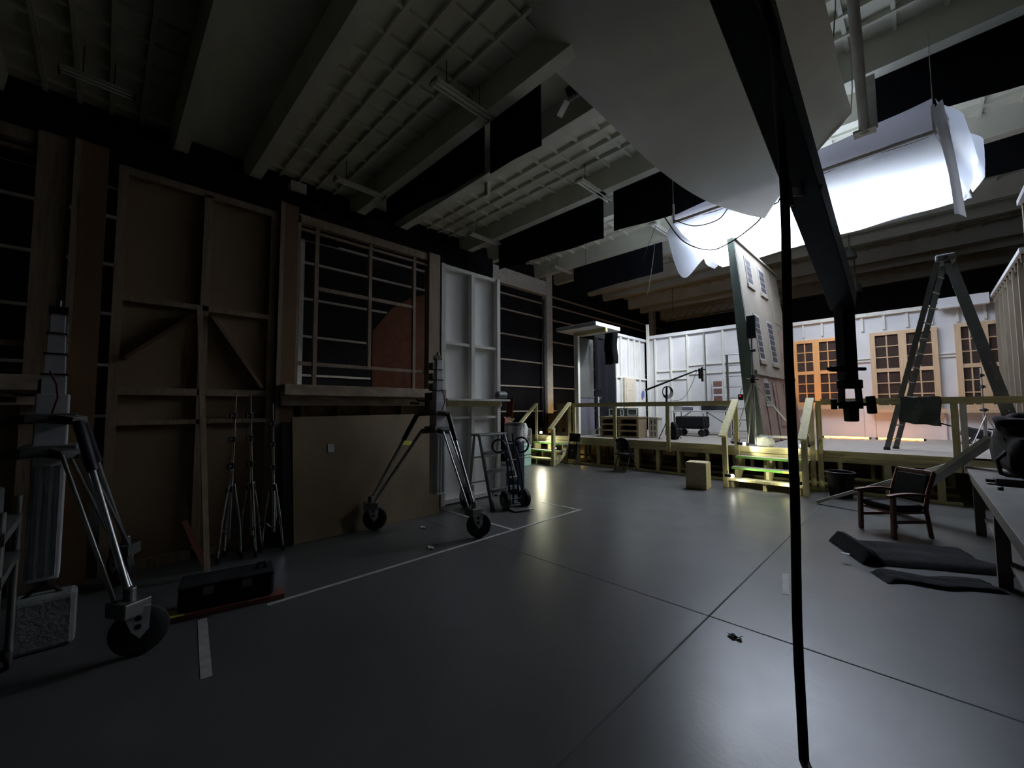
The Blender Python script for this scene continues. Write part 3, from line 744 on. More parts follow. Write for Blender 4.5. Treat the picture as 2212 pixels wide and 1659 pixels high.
def folding_chair(label, loc, rz, tilt=.0):
    t = thing('folding_chair', label, 'folding chair', (0, 0, 0))
    for x in (-.21, .21):
        MB().tube([(x, -.22, .02), (x*.97, .0, .45), (x*.92, .12, .82), (x*.6, .13, .87)], .013, 8).build('front_leg', m_blk, t, True)
        MB().tube([(x*.9, .22, .02), (x*.9, .03, .44), (x*.9, -.14, .46)], .013, 8).build('rear_leg', m_blk, t, True)
    MB().cyl((-.21, -.2, .06), (.21, -.2, .06), .011).build('cross_bar', m_blk, t, True)
    MB().cyl((-.19, .2, .06), (.19, .2, .06), .011).build('cross_bar', m_blk, t, True)
    MB().box(-.20, .20, -.19, .17, .44, .475).build('seat', m_blkm, t, bevel=.015)
    MB().grid(lambda u, v: (-.2+.4*u, .10+.05*math.cos((u-.5)*2)*1-.02, .58+.30*v-.04*(2*u-1)**2*v), 10, 6).build('backrest', m_blkm, t, True).modifiers.new('t', 'SOLIDIFY').thickness = .02
    t.location = loc; t.rotation_euler = (0, 0, rz)
    return t
folding_chair('black folding chair standing before the platform, left of the chipboard box', (-5.55, 9.72, 0), PI*.95)
c = V((-7.28, 9.75, 0))
t = thing('folded_chair', 'folded black chair leaning on the platform beside the far left stairs', 'folding chair', c)
for x in (-.19, .19):
    MB().tube([c+V((x, -.12, .02)), c+V((x, .02, .45)), c+V((x*.9, .14, .86))], .013, 8).build('leg', m_blk, t, True)
    MB().tube([c+V((x*.85, -.05, .02)), c+V((x*.85, .05, .4)), c+V((x*.85, .10, .6))], .012, 8).build('rear_leg', m_blk, t, True)
MB().beam(c+V((0, -.01, .18)), c+V((0, .10, .60)), .36, .03, (0, 1, 0)).build('seat', m_blkm, t, bevel=.01)
MB().beam(c+V((0, .12, .68)), c+V((0, .16, .92)), .40, .025, (0, 1, 0)).build('backrest', m_blkm, t, bevel=.01)
MB().cyl(c+V((-.19, -.11, .05)), c+V((.19, -.11, .05)), .011).build('cross_bar', m_blk, t, True)
MB().box(c.x-.01, c.x+.02, c.y+.0, c.y+.008, .43, .46).build('sticker', m_sticker, t)
c = V((-1.12, 9.72, 0))
t = thing('waste_bin', 'round black bin on the floor right of the green stairs', 'bin', c)
MB().lathe(c, [(.17, 0), (.21, .42), (.225, .43), (.225, .46), (.19, .46), (.16, .1)]).build('bin_body', m_blkm, t, True)
MB().ring(c+V((0, 0, .45)), (0, 0, 1), .222, .012).build('rim', m_blk, t, True)

# mint crate with white wire basket on the left stairs' foot
c = V((-8.35, 8.75, 0))
t = thing('mint_crate', 'mint green plastic crate stack by the far left stairs', 'crate', c)
for z in (0, .32): MB().box(c.x-.22, c.x+.22, c.y-.16, c.y+.16, z, z+.30).build('crate_body', m_mint, t, bevel=.02)
for z in (.25, .57): MB().box(c.x-.235, c.x+.235, c.y-.175, c.y+.175, z, z+.04).build('rim', m_mint, t, bevel=.008)
c2 = c+V((0, 0, .625))
t = thing('wire_basket', 'white wire basket on top of the mint crates', 'basket', c2)
m = MB()
for y in (-.15, .15):
    m.tube([c2+V(q) for q in ((-.24, y, .01), (-.24, y, .40), (-.20, y, .44), (.20, y, .44), (.24, y, .40), (.24, y, .01))], .013, 8)
    m.cyl(c2+V((-.24, y, .20)), c2+V((.24, y, .20)), .010, n=8)
m.build('basket_frame', m_wire, t, True)
for k in range(9):
    x = -.20+.05*k; m = MB()
    for y in (-.15, .15): m.cyl(c2+V((x, y, .01)), c2+V((x, y, .43)), .006, n=6)
    m.cyl(c2+V((x, -.15, .01)), c2+V((x, .15, .01)), .006, n=6); m.build('wire', m_wire, t, True)
c3 = c2+V((.02, 0, .03))
tag(MB().blob(c3+V((0, 0, .30)), (.13, .10, .28), seed=4, rough=.6).build('crumpled_bag', m_wire, None, True), 'crumpled white bag in the wire basket', 'bag')
c = V((-9.0, 9.0, 0))
t = thing('cart_of_scraps', 'dark cart heaped with scraps left of the far left stairs', 'cart', V((-9.7, 9.3, 0)))
MB().box(-10.2, -9.25, 8.9, 9.7, .15, 1.15).build('cart_body', m_blkm, t, bevel=.02)
for i, (x, y) in enumerate(((-10.0, 9.2), (-9.7, 9.5), (-9.45, 9.1), (-9.7, 9.0))):
    MB().blob((x, y, 1.25), (.16, .14, .13), seed=i, rough=.7).build('scrap', (m_sand, m_crate, m_red, m_kgrey)[i], t, True)
for x in (-10.1, -9.35):
    for y in (9.0, 9.6): MB().wheel((x, y, .075), (0, 1, 0), .075, .04).build('caster', m_rub, t, True)
a = aty(1098, 935, 10.4); 
tag(MB().beam(V((a.x-.1, 10.35, 0)), V((a.x+.05, 10.5, 2.05)), .30, .05, (0, 1, 0)).build('brown_board', m_red), 'reddish brown board standing upright behind the white flat shelf end', 'board')

# ================================================================== SET BUILT ON THE PLATFORM
# doorway hood
t = thing('doorway_hood', 'tall doorway hood with flat roof at the left end of the platform', 'doorway', (-7.5, 10.6, PZ))
KX = -7.62
MB().box(KX-.05, KX+.10, 10.44, 10.54, PZ, 3.93).build('corner_post', m_whtframe, t)
MB().box(KX-.05, -6.50, 10.44, 10.54, 3.93, 4.05).build('header', m_pinex, t)
MB().box(KX-.05, KX+.05, 11.47, 12.84, 4.02, 4.20).build('drape_rail', m_blkm, t)
MB().box(-7.98, -6.52, 9.95, 11.3, 4.052, 4.17).build('roof_panel', m_wht, t, bevel=.008)
MB().box(KX-.05, KX-.01, 10.54, 11.46, PZ, 3.93).build('side_wall', m_kgrey, t)
MB().box(KX-.01, KX+.002, 10.54, 11.46, PZ, 2.0).build('dado', m_lav, t, label='lavender grey dado')
MB().box(KX-.01, KX+.02, 10.54, 11.46, 2.0, 2.04).build('dado_rail', m_kgrey, t)
MB().box(KX-.01, KX+.03, 10.54, 11.46, PZ, .98).build('baseboard', m_kgrey, t)
o = MB().grid(lambda u, v: (KX+.02+.04*math.sin(u*17)+.02*v, 11.48+1.36*u, 4.0-3.15*v), 40, 8).build('black_drape', m_duv, None, True)
tag(o, 'black drape filling the doorway under the hood roof', 'drape')
p0, p1 = aty(1309, 716, 11.6), aty(1337, 786, 11.6)
o = MB().grid(lambda u, v: (p0.x+(p1.x-p0.x)*u+.02*math.sin(v*9), 11.5+.06*math.sin(u*7), 4.26+.02*math.sin(u*9)-(4.26-p1.z)*v+.06*noise.noise(V((u*3, 0, 1)))*v), 16, 10).build('black_cloth', m_duv, None, True)
tag(o, 'black cloth thrown over the right end of the hood roof', 'black cloth')

# white set walls, backs turned to us
def wall_studs(root, pts, mt):
    for a in pts: MB().box(*a).build('stud', mt, root)
t = thing('set_wall', 'white stud-backed set wall on the left return by the cream door', 'set wall', (-7.65, 14, PZ))
MB().box(-7.72, -7.70, 12.86, 15.2, PZ+.002, 4.35).build('skin', m_wht, t)
wall_studs(t, [(-7.70, -7.62, y, y+.07, PZ, 4.27) for y in (12.88, 13.22, 13.78, 14.22, 14.62)], m_whtframe)
MB().box(-7.72, -7.60, 12.86, 15.2, 4.27, 4.36).build('cap_plate', m_wht, t)
MB().box(-7.70, -7.63, 12.86, 15.2, 2.75, 2.81).build('rail', m_whtframe, t)
MB().box(-7.70, -7.57, 13.36, 13.46, PZ, 2.78).build('door_post', m_cream, t)
d_ = MB().box(-7.64, -7.58, 13.50, 14.18, PZ+.02, 2.76).build('door', m_cream, t)
MB().box(-7.60, -7.572, 13.58, 14.10, 2.30, 2.64).box(-7.60, -7.572, 13.58, 14.10, 1.3, 2.2).build('door_panel', m_cream, d_, bevel=.01)
p = atx(1386, 828, -7.60)
MB().blob((-7.625, 14.85, 2.2), (.01, .09, .14), seed=2, flat=False).build('paint_mark', m_paintblue, t, True, label='blue paint scribble')
tag(MB().box(-7.555, -7.455, 15.06, 15.13, PZ, 4.95).build('corner_pole', m_whtframe), 'pale timber pole rising above the corner of the white set walls', 'pole')

BY = 15.2
t = thing('set_wall', 'white stud-backed set wall behind the microphone boom', 'set wall', (-5.6, BY, PZ))
MB().box(-7.58, -3.35, BY+.07, BY+.09, PZ+.002, 4.45).build('skin', m_wht, t)
xs = [-7.3+.62*k for k in range(7)]
wall_studs(t, [(x, x+.06, BY, BY+.07, PZ+.002, 4.38) for x in xs]+[(-4.1, -3.95, BY-.04, BY+.07, PZ+.002, 4.38)], m_whtframe)
MB().box(-7.60, -3.3, BY-.03, BY+.16, 4.38, 4.50).build('cap_plate', m_wht, t)
for k, x in enumerate(xs[:-1]):
    z = 3.05 if k < 2 else 3.2
    MB().box(x+.06, x+.62, BY+.015, BY+.07, z, z+.05).build('rail', m_whtframe, t)
    MB().box(x+.06, x+.62, BY+.015, BY+.07, z-.32, z-.28).build('rail', m_whtframe, t)
MB().box(-5.42, -5.37, BY-.01, BY, PZ+.002, 4.38).build('dark_gap_strip', m_plate, t)  # dark strip standing in for the shade of an open gap
p, q = aty(1542, 822, BY), aty(1564, 868, BY)
t2 = thing('wall_rack', 'small white rack with brick red compartments on the white wall', 'rack', (p.x, BY, q.z))
MB().box(p.x-.02, q.x+.03, BY-.12, BY-.02, q.z-.04, p.z+.04).build('rack_body', m_wht, t2)
hh = (p.z-q.z)/3
for k in range(3): MB().box(p.x+.02, q.x-.01, BY-.128, BY-.121, q.z+hh*k+.03, q.z+hh*(k+1)-.04).build('compartment', m_holes, t2)

# window wall
t = thing('window_wall', 'white set wall with three timber windows, right end of the platform', 'set wall', (-.8, BY, PZ))
wins = [(-2.74, -1.60, 1.70, 3.70, '1'), (-.92, .36, 1.60, 3.72, '2'), (.70, 1.62, 1.60, 3.74, '3')]
xs = [-2.95]; 
m = MB(); edges = [-3.0]
for (a, b, z0, z1, k) in wins:
    m.box(edges[-1], a, BY+.04, BY+.06, PZ+.002, 4.20); m.box(a, b, BY+.04, BY+.06, PZ+.002, z0); m.box(a, b, BY+.04, BY+.06, z1, 4.20); edges.append(b)
m.box(edges[-1], 1.7, BY+.04, BY+.06, PZ+.002, 4.20)
m.build('skin', m_wht, t)
MB().box(-3.0, 1.7, BY-.05, BY+.10, 4.20, 4.30).build('cap_plate', m_whtframe, t)
for x in [-2.95+.46*k for k in range(10)]:
    if x < 1.3: MB().box(x, x+.05, BY-.01, BY+.04, 3.80, 4.20).build('short_stud', m_whtframe, t)
for x0, x1 in ((-1.58, -.94), (.38, .68)): 
    for z in (2.92, 3.0): MB().box(x0, x1, BY, BY+.04, z, z+.035).build('rail', m_whtframe, t)
for x in (-1.2, -.96, .40, .64): MB().box(x, x+.04, BY, BY+.04, PZ+.002, 1.6).build('stud', m_wht, t)
MB().box(.42, 1.28, BY-.26, BY-.06, 4.14, 4.40).build('box_header', m_wht, t)
for (a, b, z0, z1, k) in wins:
    w = thing('tmp', '', '', (0, 0, 0)) if False else None
    f = MB()
    f.box(a-.02, a+.09, BY-.05, BY+.045, z0, z1); f.box(b-.09, b+.02, BY-.05, BY+.045, z0, z1)
    f.box(a+.09, b-.09, BY-.05, BY+.045, z1-.09, z1); f.box(a+.09, b-.09, BY-.05, BY+.045, z0, z0+.10)
    mid = (a+b)/2; f.box(mid-.08, mid+.08, BY-.05, BY+.045, z0+.10, z1-.09)
    zm = z0+(z1-z0)*.50
    for (u, v) in ((a+.09, mid-.08), (mid+.08, b-.09)):
        f.box(u, v, BY-.035, BY+.03, zm-.05, zm+.05)
        f.box((u+v)/2-.014, (u+v)/2+.014, BY-.02, BY+.02, z0+.1, zm-.05); f.box((u+v)/2-.014, (u+v)/2+.014, BY-.02, BY+.02, zm+.05, z1-.09)
        for (p, q) in ((z0+.10, zm-.05), (zm+.05, z1-.09)):
            for j in (1, 2):
                zz = p+(q-p)*j/3
                f.box(u, (u+v)/2-.014, BY-.02, BY+.02, zz-.014, zz+.014); f.box((u+v)/2+.014, v, BY-.02, BY+.02, zz-.014, zz+.014)
    fo = f.build('window_frame', m_winor if k == '1' else m_winw, t)
    MB().box(a+.09, b-.09, BY-.004, BY+.004, z0+.10, z1-.09).build('pane', m_pane, fo)
    MB().box(a-.10, b+.10, BY-.14, BY-.052, z0-.10, z0-.002).build('window_sill', m_winw, t)

# brown cloth wall that stands behind the windows
t = thing('backing_flat', 'dark brown backing flat seen through the set windows', 'backing flat', (-.8, 17, 0))
MB().box(-3.2, 1.9, 16.9, 16.95, 0, 3.2).build('skin', mat('backing_brown', (.14, .09, .075), .8), t)
MB().box(-3.2, 1.9, 16.84, 16.898, 3.1, 3.2).build('rail', m_frame, t)
for x in (-3.2, -.7, 1.84): MB().box(x, x+.06, 16.84, 16.898, 0, 3.1).build('stud', m_frame, t)

# right set wall (studs) and its taller nearer piece
RX = 1.36
t = thing('set_wall', 'cream stud-backed set wall at the right edge of the picture', 'set wall', (RX, 13, 0))
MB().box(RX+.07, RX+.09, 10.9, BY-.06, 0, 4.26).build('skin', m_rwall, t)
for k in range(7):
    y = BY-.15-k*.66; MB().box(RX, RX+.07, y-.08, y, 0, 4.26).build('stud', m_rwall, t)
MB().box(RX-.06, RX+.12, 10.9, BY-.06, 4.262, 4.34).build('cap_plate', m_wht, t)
for k in range(12):
    y = BY-.4-k*.34; MB().box(RX-.03, RX-.001, y-.03, y, 4.10, 4.26).build('cap_bracket', m_rwall, t)
t = thing('set_wall', 'taller cream set wall piece at the upper right corner of the set', 'set wall', (RX, 9.5, 0))
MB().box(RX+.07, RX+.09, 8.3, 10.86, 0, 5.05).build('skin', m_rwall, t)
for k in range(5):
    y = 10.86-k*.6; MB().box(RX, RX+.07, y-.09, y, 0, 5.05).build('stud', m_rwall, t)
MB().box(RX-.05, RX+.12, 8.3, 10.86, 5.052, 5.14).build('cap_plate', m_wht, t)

# ------------------------------------------------------------------ leaning house facade
TB, TT_ = V((-2.56, 10.8, PZ+.01)), V((-3.05, 10.75, 5.80))
TY = 4.1
e = (TT_-TB); ev = e.normalized(); eu = V((0, 1, 0)); en = eu.cross(ev).normalized()
if en.x < 0: en = -en
TH = e.length
def fp(u, v, n=0.): return TB+eu*u+ev*v+en*n      # along, up, out
t = thing('house_facade', 'leaning painted house facade flat with windows, propped on the platform', 'facade flat', TB+eu*2)
def slab(m, u0, u1, v0, v1, n0, n1):
    return m.prism([fp(u0, v0, n0), fp(u1, v0, n0), fp(u1, v1, n0), fp(u0, v1, n0)], en*(n1-n0))
slab(MB(), .0, TY, TH*.33, TH, -.05, 0).build('upper_facade', m_facade, t)
slab(MB(), .0, TY, 0, TH*.33-.001, -.05, 0).build('brick_ground_floor', m_facade2, t)
slab(MB(), 0, TY, TH*.325, TH*.345, .001, .05).build('string_course', m_facade, t)
slab(MB(), 0, TY, TH-.05, TH, .001, .05).build('cornice', m_facade, t)
o = MB().prism([fp(-.03, -.0, -.02)+V((-.32, 0, 0)), fp(-.03, -.0, .0), fp(-.03, TH, 0), fp(-.03, TH, -.14)], (0, -.04, 0)).build('side_canvas', m_canv, t, label='dark green canvas edge')
for u in (.1, 2.0, 4.0): slab(MB(), u, u+.07, .05, TH-.05, -.12, -.051).build('back_stud', m_frame, t)
def fwin(u0, u1, v0, v1, cols, rows, split=False):
    f = MB(); slab(f, u0, u1, v0, v1, .001, .018); w = f.build('facade_window', m_facw, t)
    g = MB(); pu = (u1-u0-.10)/cols; pv = (v1-v0-.10)/rows
    for i in range(cols):
        for j in range(rows): slab(g, u0+.05+i*pu+.006, u0+.05+(i+1)*pu-.006, v0+.05+j*pv+.012, v0+.05+(j+1)*pv-.012, .0185, .022)
    g.build('pane', m_facp, w)
    s_ = MB(); slab(s_, u0-.05, u1+.05, v0-.09, v0-.002, .001, .04); s_.build('window_sill', m_facade, t)
fwin(.60, 1.12, 3.98, 4.72, 4, 4); fwin(1.80, 2.40, 3.98, 4.72, 4, 4)
slab(MB(), 2.95, 3.7, 3.3, 4.75, .001, .012).build('blank_panel', m_facade, t)
fwin(.62, 1.12, 2.02, 3.22, 3, 7); fwin(1.82, 2.42, 2.02, 3.22, 3, 7)
slab(MB(), 2.95, 3.7, 1.95, 3.1, .001, .012).build('blank_panel', m_facade2, t)
def arch(u0, u1, v0, v1, name, mt):
    q = [fp(u0, v0, .001), fp(u1, v0, .001)]; r_ = (u1-u0)/2
    q += [fp((u0+u1)/2+r_*math.cos(PI*k/10), v1-r_*.8+r_*.8*math.sin(PI*k/10), .001) for k in range(11)]
    return MB().prism(q, en*.015).build(name, mt, t)
a_ = arch(.55, 1.1, .95, 1.58, 'arched_window', m_facw)
g = MB()
for i in range(3):
    for j in range(3): slab(g, .60+i*.155, .60+i*.155+.13, 1.0+j*.16, 1.0+j*.16+.13, .0165, .02)
g.build('pane', m_facp, a_)
slab(MB(), .58, 1.15, .02, .86, .001, .018).build('door', m_facd, t); slab(MB(), .50, 1.23, .87, .93, .001, .03).build('door_lintel', m_facw, t)
arch(1.75, 2.3, .35, 1.58, 'arched_door', m_facd); slab(MB(), 1.4, 1.6, .02, 1.5, .001, .03).build('pilaster', m_facade2, t)
slab(MB(), 2.6, 2.8, .02, 1.5, .001, .03).build('pilaster', m_facade2, t)

# tripod stand propping the facade
base = V((-2.72, 10.42, PZ))
hubp = aty(1626, 822, 10.35); topp = aty(1622, 684, 10.38); footm = aty(1632, 950, 10.35)
t = thing('combo_stand', 'silver tripod stand with black head in front of the facade', 'light stand', V((footm.x, 10.42, PZ)))
mc = MB().cyl(V((footm.x, 10.36, PZ+.03)), hubp, .024).build('column', m_alu, t, True)
MB().cyl(hubp, topp, .02).build('riser', m_alu, t, True)
MB().cyl(hubp-V((0, 0, .06)), hubp+V((0, 0, .12)), .055).cyl(hubp+V((-.12, 0, .03)), hubp+V((.12, .02, .03)), .02).cyl(hubp+V((0, -.1, .08)), hubp+V((0, .1, .0)), .02).build('clamp', m_blk, t, True)
MB().box(topp.x-.09, topp.x+.09, topp.y-.05, topp.y+.05, topp.z-.5, topp.z+.02).build('bracket', m_blk, t, bevel=.01)
cl = aty(1627, 757, 10.3); MB().cyl(cl-V((.05, 0, 0)), cl+V((.05, 0, 0)), .035).build('knob', m_blk, t, True)
for p in (aty(1583, 955, 10.5), aty(1744, 948, 10.9), V((-2.78, 10.22, PZ+.02))):
    p = V((p.x, p.y, PZ+.03)); lg = MB().cyl(hubp+V((0, 0, -.03)), p, .016, n=10).build('leg', m_alu, t, True)
    MB().cyl(p-V((0, 0, .02)), p+V((0, 0, .04)), .026).build('rubber_foot', m_rub, lg, True)
c = aty(1643, 952, 10.36)
tag(MB().blob((c.x+.1, 10.33, PZ+.11), (.16, .10, .13), seed=3, rough=.3).build('sandbag', m_sand, None, True), 'grey sandbag against the foot of the silver tripod stand', 'sandbag')
c = aty(1733, 945, 10.6)
tag(MB().blob((c.x, 11.1, PZ+.12), (.10, .12, .14), seed=9, rough=.3).build('sandbag', m_plate, None, True), 'dark sandbag beside the right rail post of the green stairs', 'sandbag')
a, b = aty(1648, 934, 10.55), aty(1735, 938, 10.55)
tag(MB().beam(V((a.x+.12, 10.6, PZ+.2)), V((b.x, 10.62, PZ+.2)), .03, .05).box(a.x+.1, a.x+.16, 10.56, 10.64, PZ, PZ+.18).box(b.x-.06, b.x, 10.58, 10.66, PZ, PZ+.18).build('kick_batten', m_whtframe), 'low white batten across the head of the green stairs', 'batten')

# aluminium ladder leaning left of the facade
p0 = aty(1577, 960, 12.6); p1 = aty(1612, 962, 12.6); h0 = aty(1578, 785, 12.6).z
t = thing('alu_ladder', 'upright aluminium ladder between the white wall and the facade', 'ladder', (p0.x+.2, 12.6, PZ))
for x in (p0.x, p0.x+.5): MB().box(x-.03, x+.03, 12.58, 12.62, PZ, h0+.25).build('stile', m_alu, t)
for k in range(8): MB().cyl((p0.x-.06, 12.6, PZ+.2+k*.31), (p0.x+.56, 12.6, PZ+.2+k*.31), .018, n=8).build('rung', m_alu, t, True)
c = aty(1600, 858, 12.4)
t = thing('hanging_battery_pack', 'black battery pack with a small red light hung on the ladder', 'battery pack', c)
MB().box(c.x-.06, c.x+.06, c.y-.04, c.y+.04, c.z-.08, c.z+.08).build('pack', m_blkm, t, bevel=.01)
MB().cyl(c+V((0, -.041, .03)), c+V((0, -.052, .03)), .013).build('red_light', m_redled, t, True, label='glowing red light')
MB().tube([c+V((0, 0, .08)), c+V((0, .05, .2)), c+V((.05, .17, .3))], .008, 6).build('strap', m_blk, t, True)
a = aty(1590, 945, 10.9); 
t = thing('reflector_dish', 'silver clamp and bag on the deck behind the left stair rail', 'clamp', V((a.x, 10.9, PZ)))
MB().lathe((a.x-.03, 10.9, PZ), [(.09, 0), (.11, .05), (.05, .12), (.03, .2)]).build('dish', m_alu, t, True)
MB().cyl((a.x-.03, 10.9, PZ+.18), (a.x+.12, 10.9, PZ+.5), .015).build('arm', m_alu, t, True)

# microphone boom stand
bp = aty(1440, 946, 11.1); bt = aty(1440, 835, 11.1)
t = thing('boom_stand', 'black boom stand with coiled cable behind the rail', 'boom stand', V((bp.x, 11.1, PZ)))
MB().cyl(V((bp.x, 11.1, PZ+.1)), bt, .028).build('column', m_blk, t, True)
for k in range(3):
    a = k*2.1+.4; MB().cyl((bp.x, 11.1, PZ+.45), (bp.x+.38*math.cos(a), 11.1+.38*math.sin(a), PZ+.02), .014).build('leg', m_blk, t, True)
a, b = aty(1394, 843, 11.0), aty(1505, 800, 11.3)
MB().tube([a, (a+b)/2, b], .030, 8, .02).build('boom_arm', m_blk, t, True)
h = aty(1515, 800, 11.3)
MB().box(h.x-.07, h.x-.02, h.y-.03, h.y+.03, h.z-.22, h.z+.05).box(h.x+.0, h.x+.04, h.y-.03, h.y+.03, h.z-.30, h.z+.08).cyl(h+V((-.1, 0, 0)), h+V((.1, 0, .02)), .02).build('clamp_head', m_blk, t, True)
cl = MB()
for k in range(4): cl.ring(aty(1440, 845, 11.04)+V((.01*k, 0, -.012*k)), (.25, 1, 0), .135+.012*k, .009, 24, 6)
cl.build('coiled_cable', m_cable, t, True)
pts = [b+(aty(1445, 864, 11.1)-b)*k/10 for k in range(11)]
MB().tube([p+V((0, .02, -.42*math.sin(PI*k/10)*(1-.35*k/10))) for k, p in enumerate(pts)], .006, 6).build('slack_cable', m_cable, t, True)

# small chrome stand under the hood
p = aty(1293, 872, 11.2)
t = thing('small_stand', 'small silver T-topped stand in the dark doorway', 'stand', V((p.x, 11.2, PZ)))
MB().cyl((p.x, 11.2, PZ), (p.x, 11.2, 2.02), .022).build('column', m_wire, t, True)
MB().cyl((p.x, 11.2, 2.02), (p.x, 11.2, 2.2), .014).box(p.x-.13, p.x+.13, 11.18, 11.22, 2.2, 2.23).build('t_bar', m_blk, t)
MB().beam((p.x, 11.2, 1.9), (p.x+.12, 11.2, 2.02), .02, .02).build('side_arm', m_alu, t)
for k in range(3): a = k*2.09; MB().cyl((p.x, 11.2, PZ+.3), (p.x+.2*math.cos(a), 11.2+.2*math.sin(a), PZ+.015), .012).build('leg', m_chrome, t, True)

# crate shelf units
def shelf_unit(label, x0, x1, y0, y1, h, cols, rows, mt, cat='shelf unit'):
    t = thing('shelf_unit', label, cat, ((x0+x1)/2, (y0+y1)/2, PZ))
    m = MB().box(x0, x1, y1-.02, y1, PZ, PZ+h)
    for i in range(cols+1):
        x = x0+(x1-x0-.06)*i/cols; m.box(x, x+.06, y0, y1-.02, PZ, PZ+h)
    m.build('carcass', mt, t)
    for j in range(rows+1):
        z = PZ+.0+(h-.05)*j/rows; k = MB()
        for i in range(cols):
            w = (x1-x0-.06)/cols; k.box(x0+w*i+.0605, x0+w*(i+1)-.0005, y0+.004, y1-.021, z, z+.05)
        k.build('shelf', mt, t)
    MB().box(x0-.02, x1+.02, y0-.02, y1, PZ+h+.001, PZ+h+.03).build('top', mt, t)
    return t
a = aty(1297, 944, 10.75); b = aty(1389, 944, 11.0)
shelf_unit('long low brown crate shelf with dark compartments behind the rail', a.x, b.x, 10.75, 11.25, .58, 2, 3, m_crate)
a = aty(1402, 944, 11.25); b = aty(1421, 944, 11.25)
shelf_unit('small pale pigeonhole shelf with six dark openings on the deck', a.x, b.x, 11.25, 11.55, .56, 2, 3, m_whtframe)
p, q = aty(1314, 882, 12.2), aty(1378, 902, 12.2)
t = thing('green_board', 'dark green board with pale outlined shapes behind the crate shelf', 'board', (p.x, 12.2, PZ))
MB().box(p.x, q.x, 12.2, 12.24, PZ, p.z).build('board', m_greenb, t)
for (u0, u1, v0, v1) in ((.02, .30, .15, .95), (.42, .54, .15, .9), (.66, .98, .2, .95)):
    m = MB(); X = lambda u: p.x+(q.x-p.x)*u; Z = lambda v: q.z+(p.z-q.z)*v
    for aa in ((u0, u1, v0, v0+.1), (u0, u1, v1-.1, v1)): m.box(X(aa[0]), X(aa[1]), 12.19, 12.199, Z(aa[2]), Z(aa[3]))
    for aa in ((u0, u0+.03), (u1-.03, u1)): m.box(X(aa[0]), X(aa[1]), 12.19, 12.199, Z(v0+.101), Z(v1-.101))
    m.build('outline', m_wire, t)

# folding table with clutter, black cart below
p, q = aty(1446, 887, 13.2), aty(1575, 887, 13.2)
zt = p.z
t = thing('folding_table', 'white topped folding table with black legs along the white wall', 'table', ((p.x+q.x)/2, 13.5, PZ))
MB().box(p.x, q.x, 13.2, 13.9, zt-.04, zt).build('table_top', m_wht, t, bevel=.006)
for x in (p.x+.12, q.x-.12):
    for y in (13.26, 13.84): MB().cyl((x, y, PZ), (x, y, zt-.04), .014, n=8).build('leg', m_blk, t, True)
for s_, x in ((1, p.x+.12), (-1, q.x-.12)): MB().cyl((x, 13.26, PZ+.35), (x+s_*.55, 13.26, zt-.04), .012, n=8).build('leg_brace', m_blk, t, True)
random.seed(5)
tx = p.x+.05
for k, (w, h, mt, lb, nm) in enumerate(((.25, .18, m_sand, 'grey box leftmost on the folding table', 'box'), (.3, .12, m_lav, 'lavender grey carton second from left on the folding table', 'carton'), (.22, .2, m_wht, 'white carton mid left on the folding table', 'carton'),
                                        (.42, .16, m_blkm, 'black equipment case in the middle of the folding table', 'case'), (.36, .14, m_blk, 'glossy black case right of the middle on the folding table', 'case'), (.2, .17, m_red, 'red brown box near the right end of the folding table', 'box'))):
    if tx+w > q.x-.02: break
    o = MB().box(tx, tx+w-.03, 13.4, 13.65, zt+.001, zt+h).build('carton' if nm == 'carton' else ('equipment_case' if nm == 'case' else 'small_box'), mt, None, bevel=.01)
    tag(o, lb, nm); tx += w+.04
c0, c1 = aty(1459, 940, 12.5), aty(1521, 940, 12.5)
t = thing('utility_cart', 'low black canvas cart on wheels under the folding table', 'cart', ((c0.x+c1.x)/2, 12.75, PZ))
MB().box(c0.x, c1.x, 12.5, 13.0, PZ+.26, PZ+.60).build('cart_body', m_blkm, t, bevel=.04)
MB().tube([(c0.x, 12.48, PZ+.25), (c0.x, 12.48, PZ+.68), (c0.x+.06, 12.48, PZ+.7)], .012, 6).build('handle', m_blk, t, True)
MB().tube([(c1.x, 12.48, PZ+.25), (c1.x, 12.48, PZ+.68), (c1.x-.06, 12.48, PZ+.7)], .012, 6).build('handle', m_blk, t, True)
for x in (c0.x+.10, c1.x-.10):
    for y in (12.58, 12.92): MB().wheel((x, y, PZ+.105), (0, 1, 0), .105, .05).cyl((x, y, PZ+.1), (x, y, PZ+.3), .02).build('wheel', m_rub, t, True)
MB().box(c0.x+.02, c1.x-.02, 12.55, 12.95, PZ+.222, PZ+.258).build('cart_base', m_blk, t)
c = aty(1457, 938, 10.95)
tag(MB().blob((c.x, 10.95, PZ+.20), (.09, .10, .24), seed=6, rough=.4).build('slumped_bag', m_blkm, None, True), 'tall slumped black bag beside the boom stand column', 'bag')

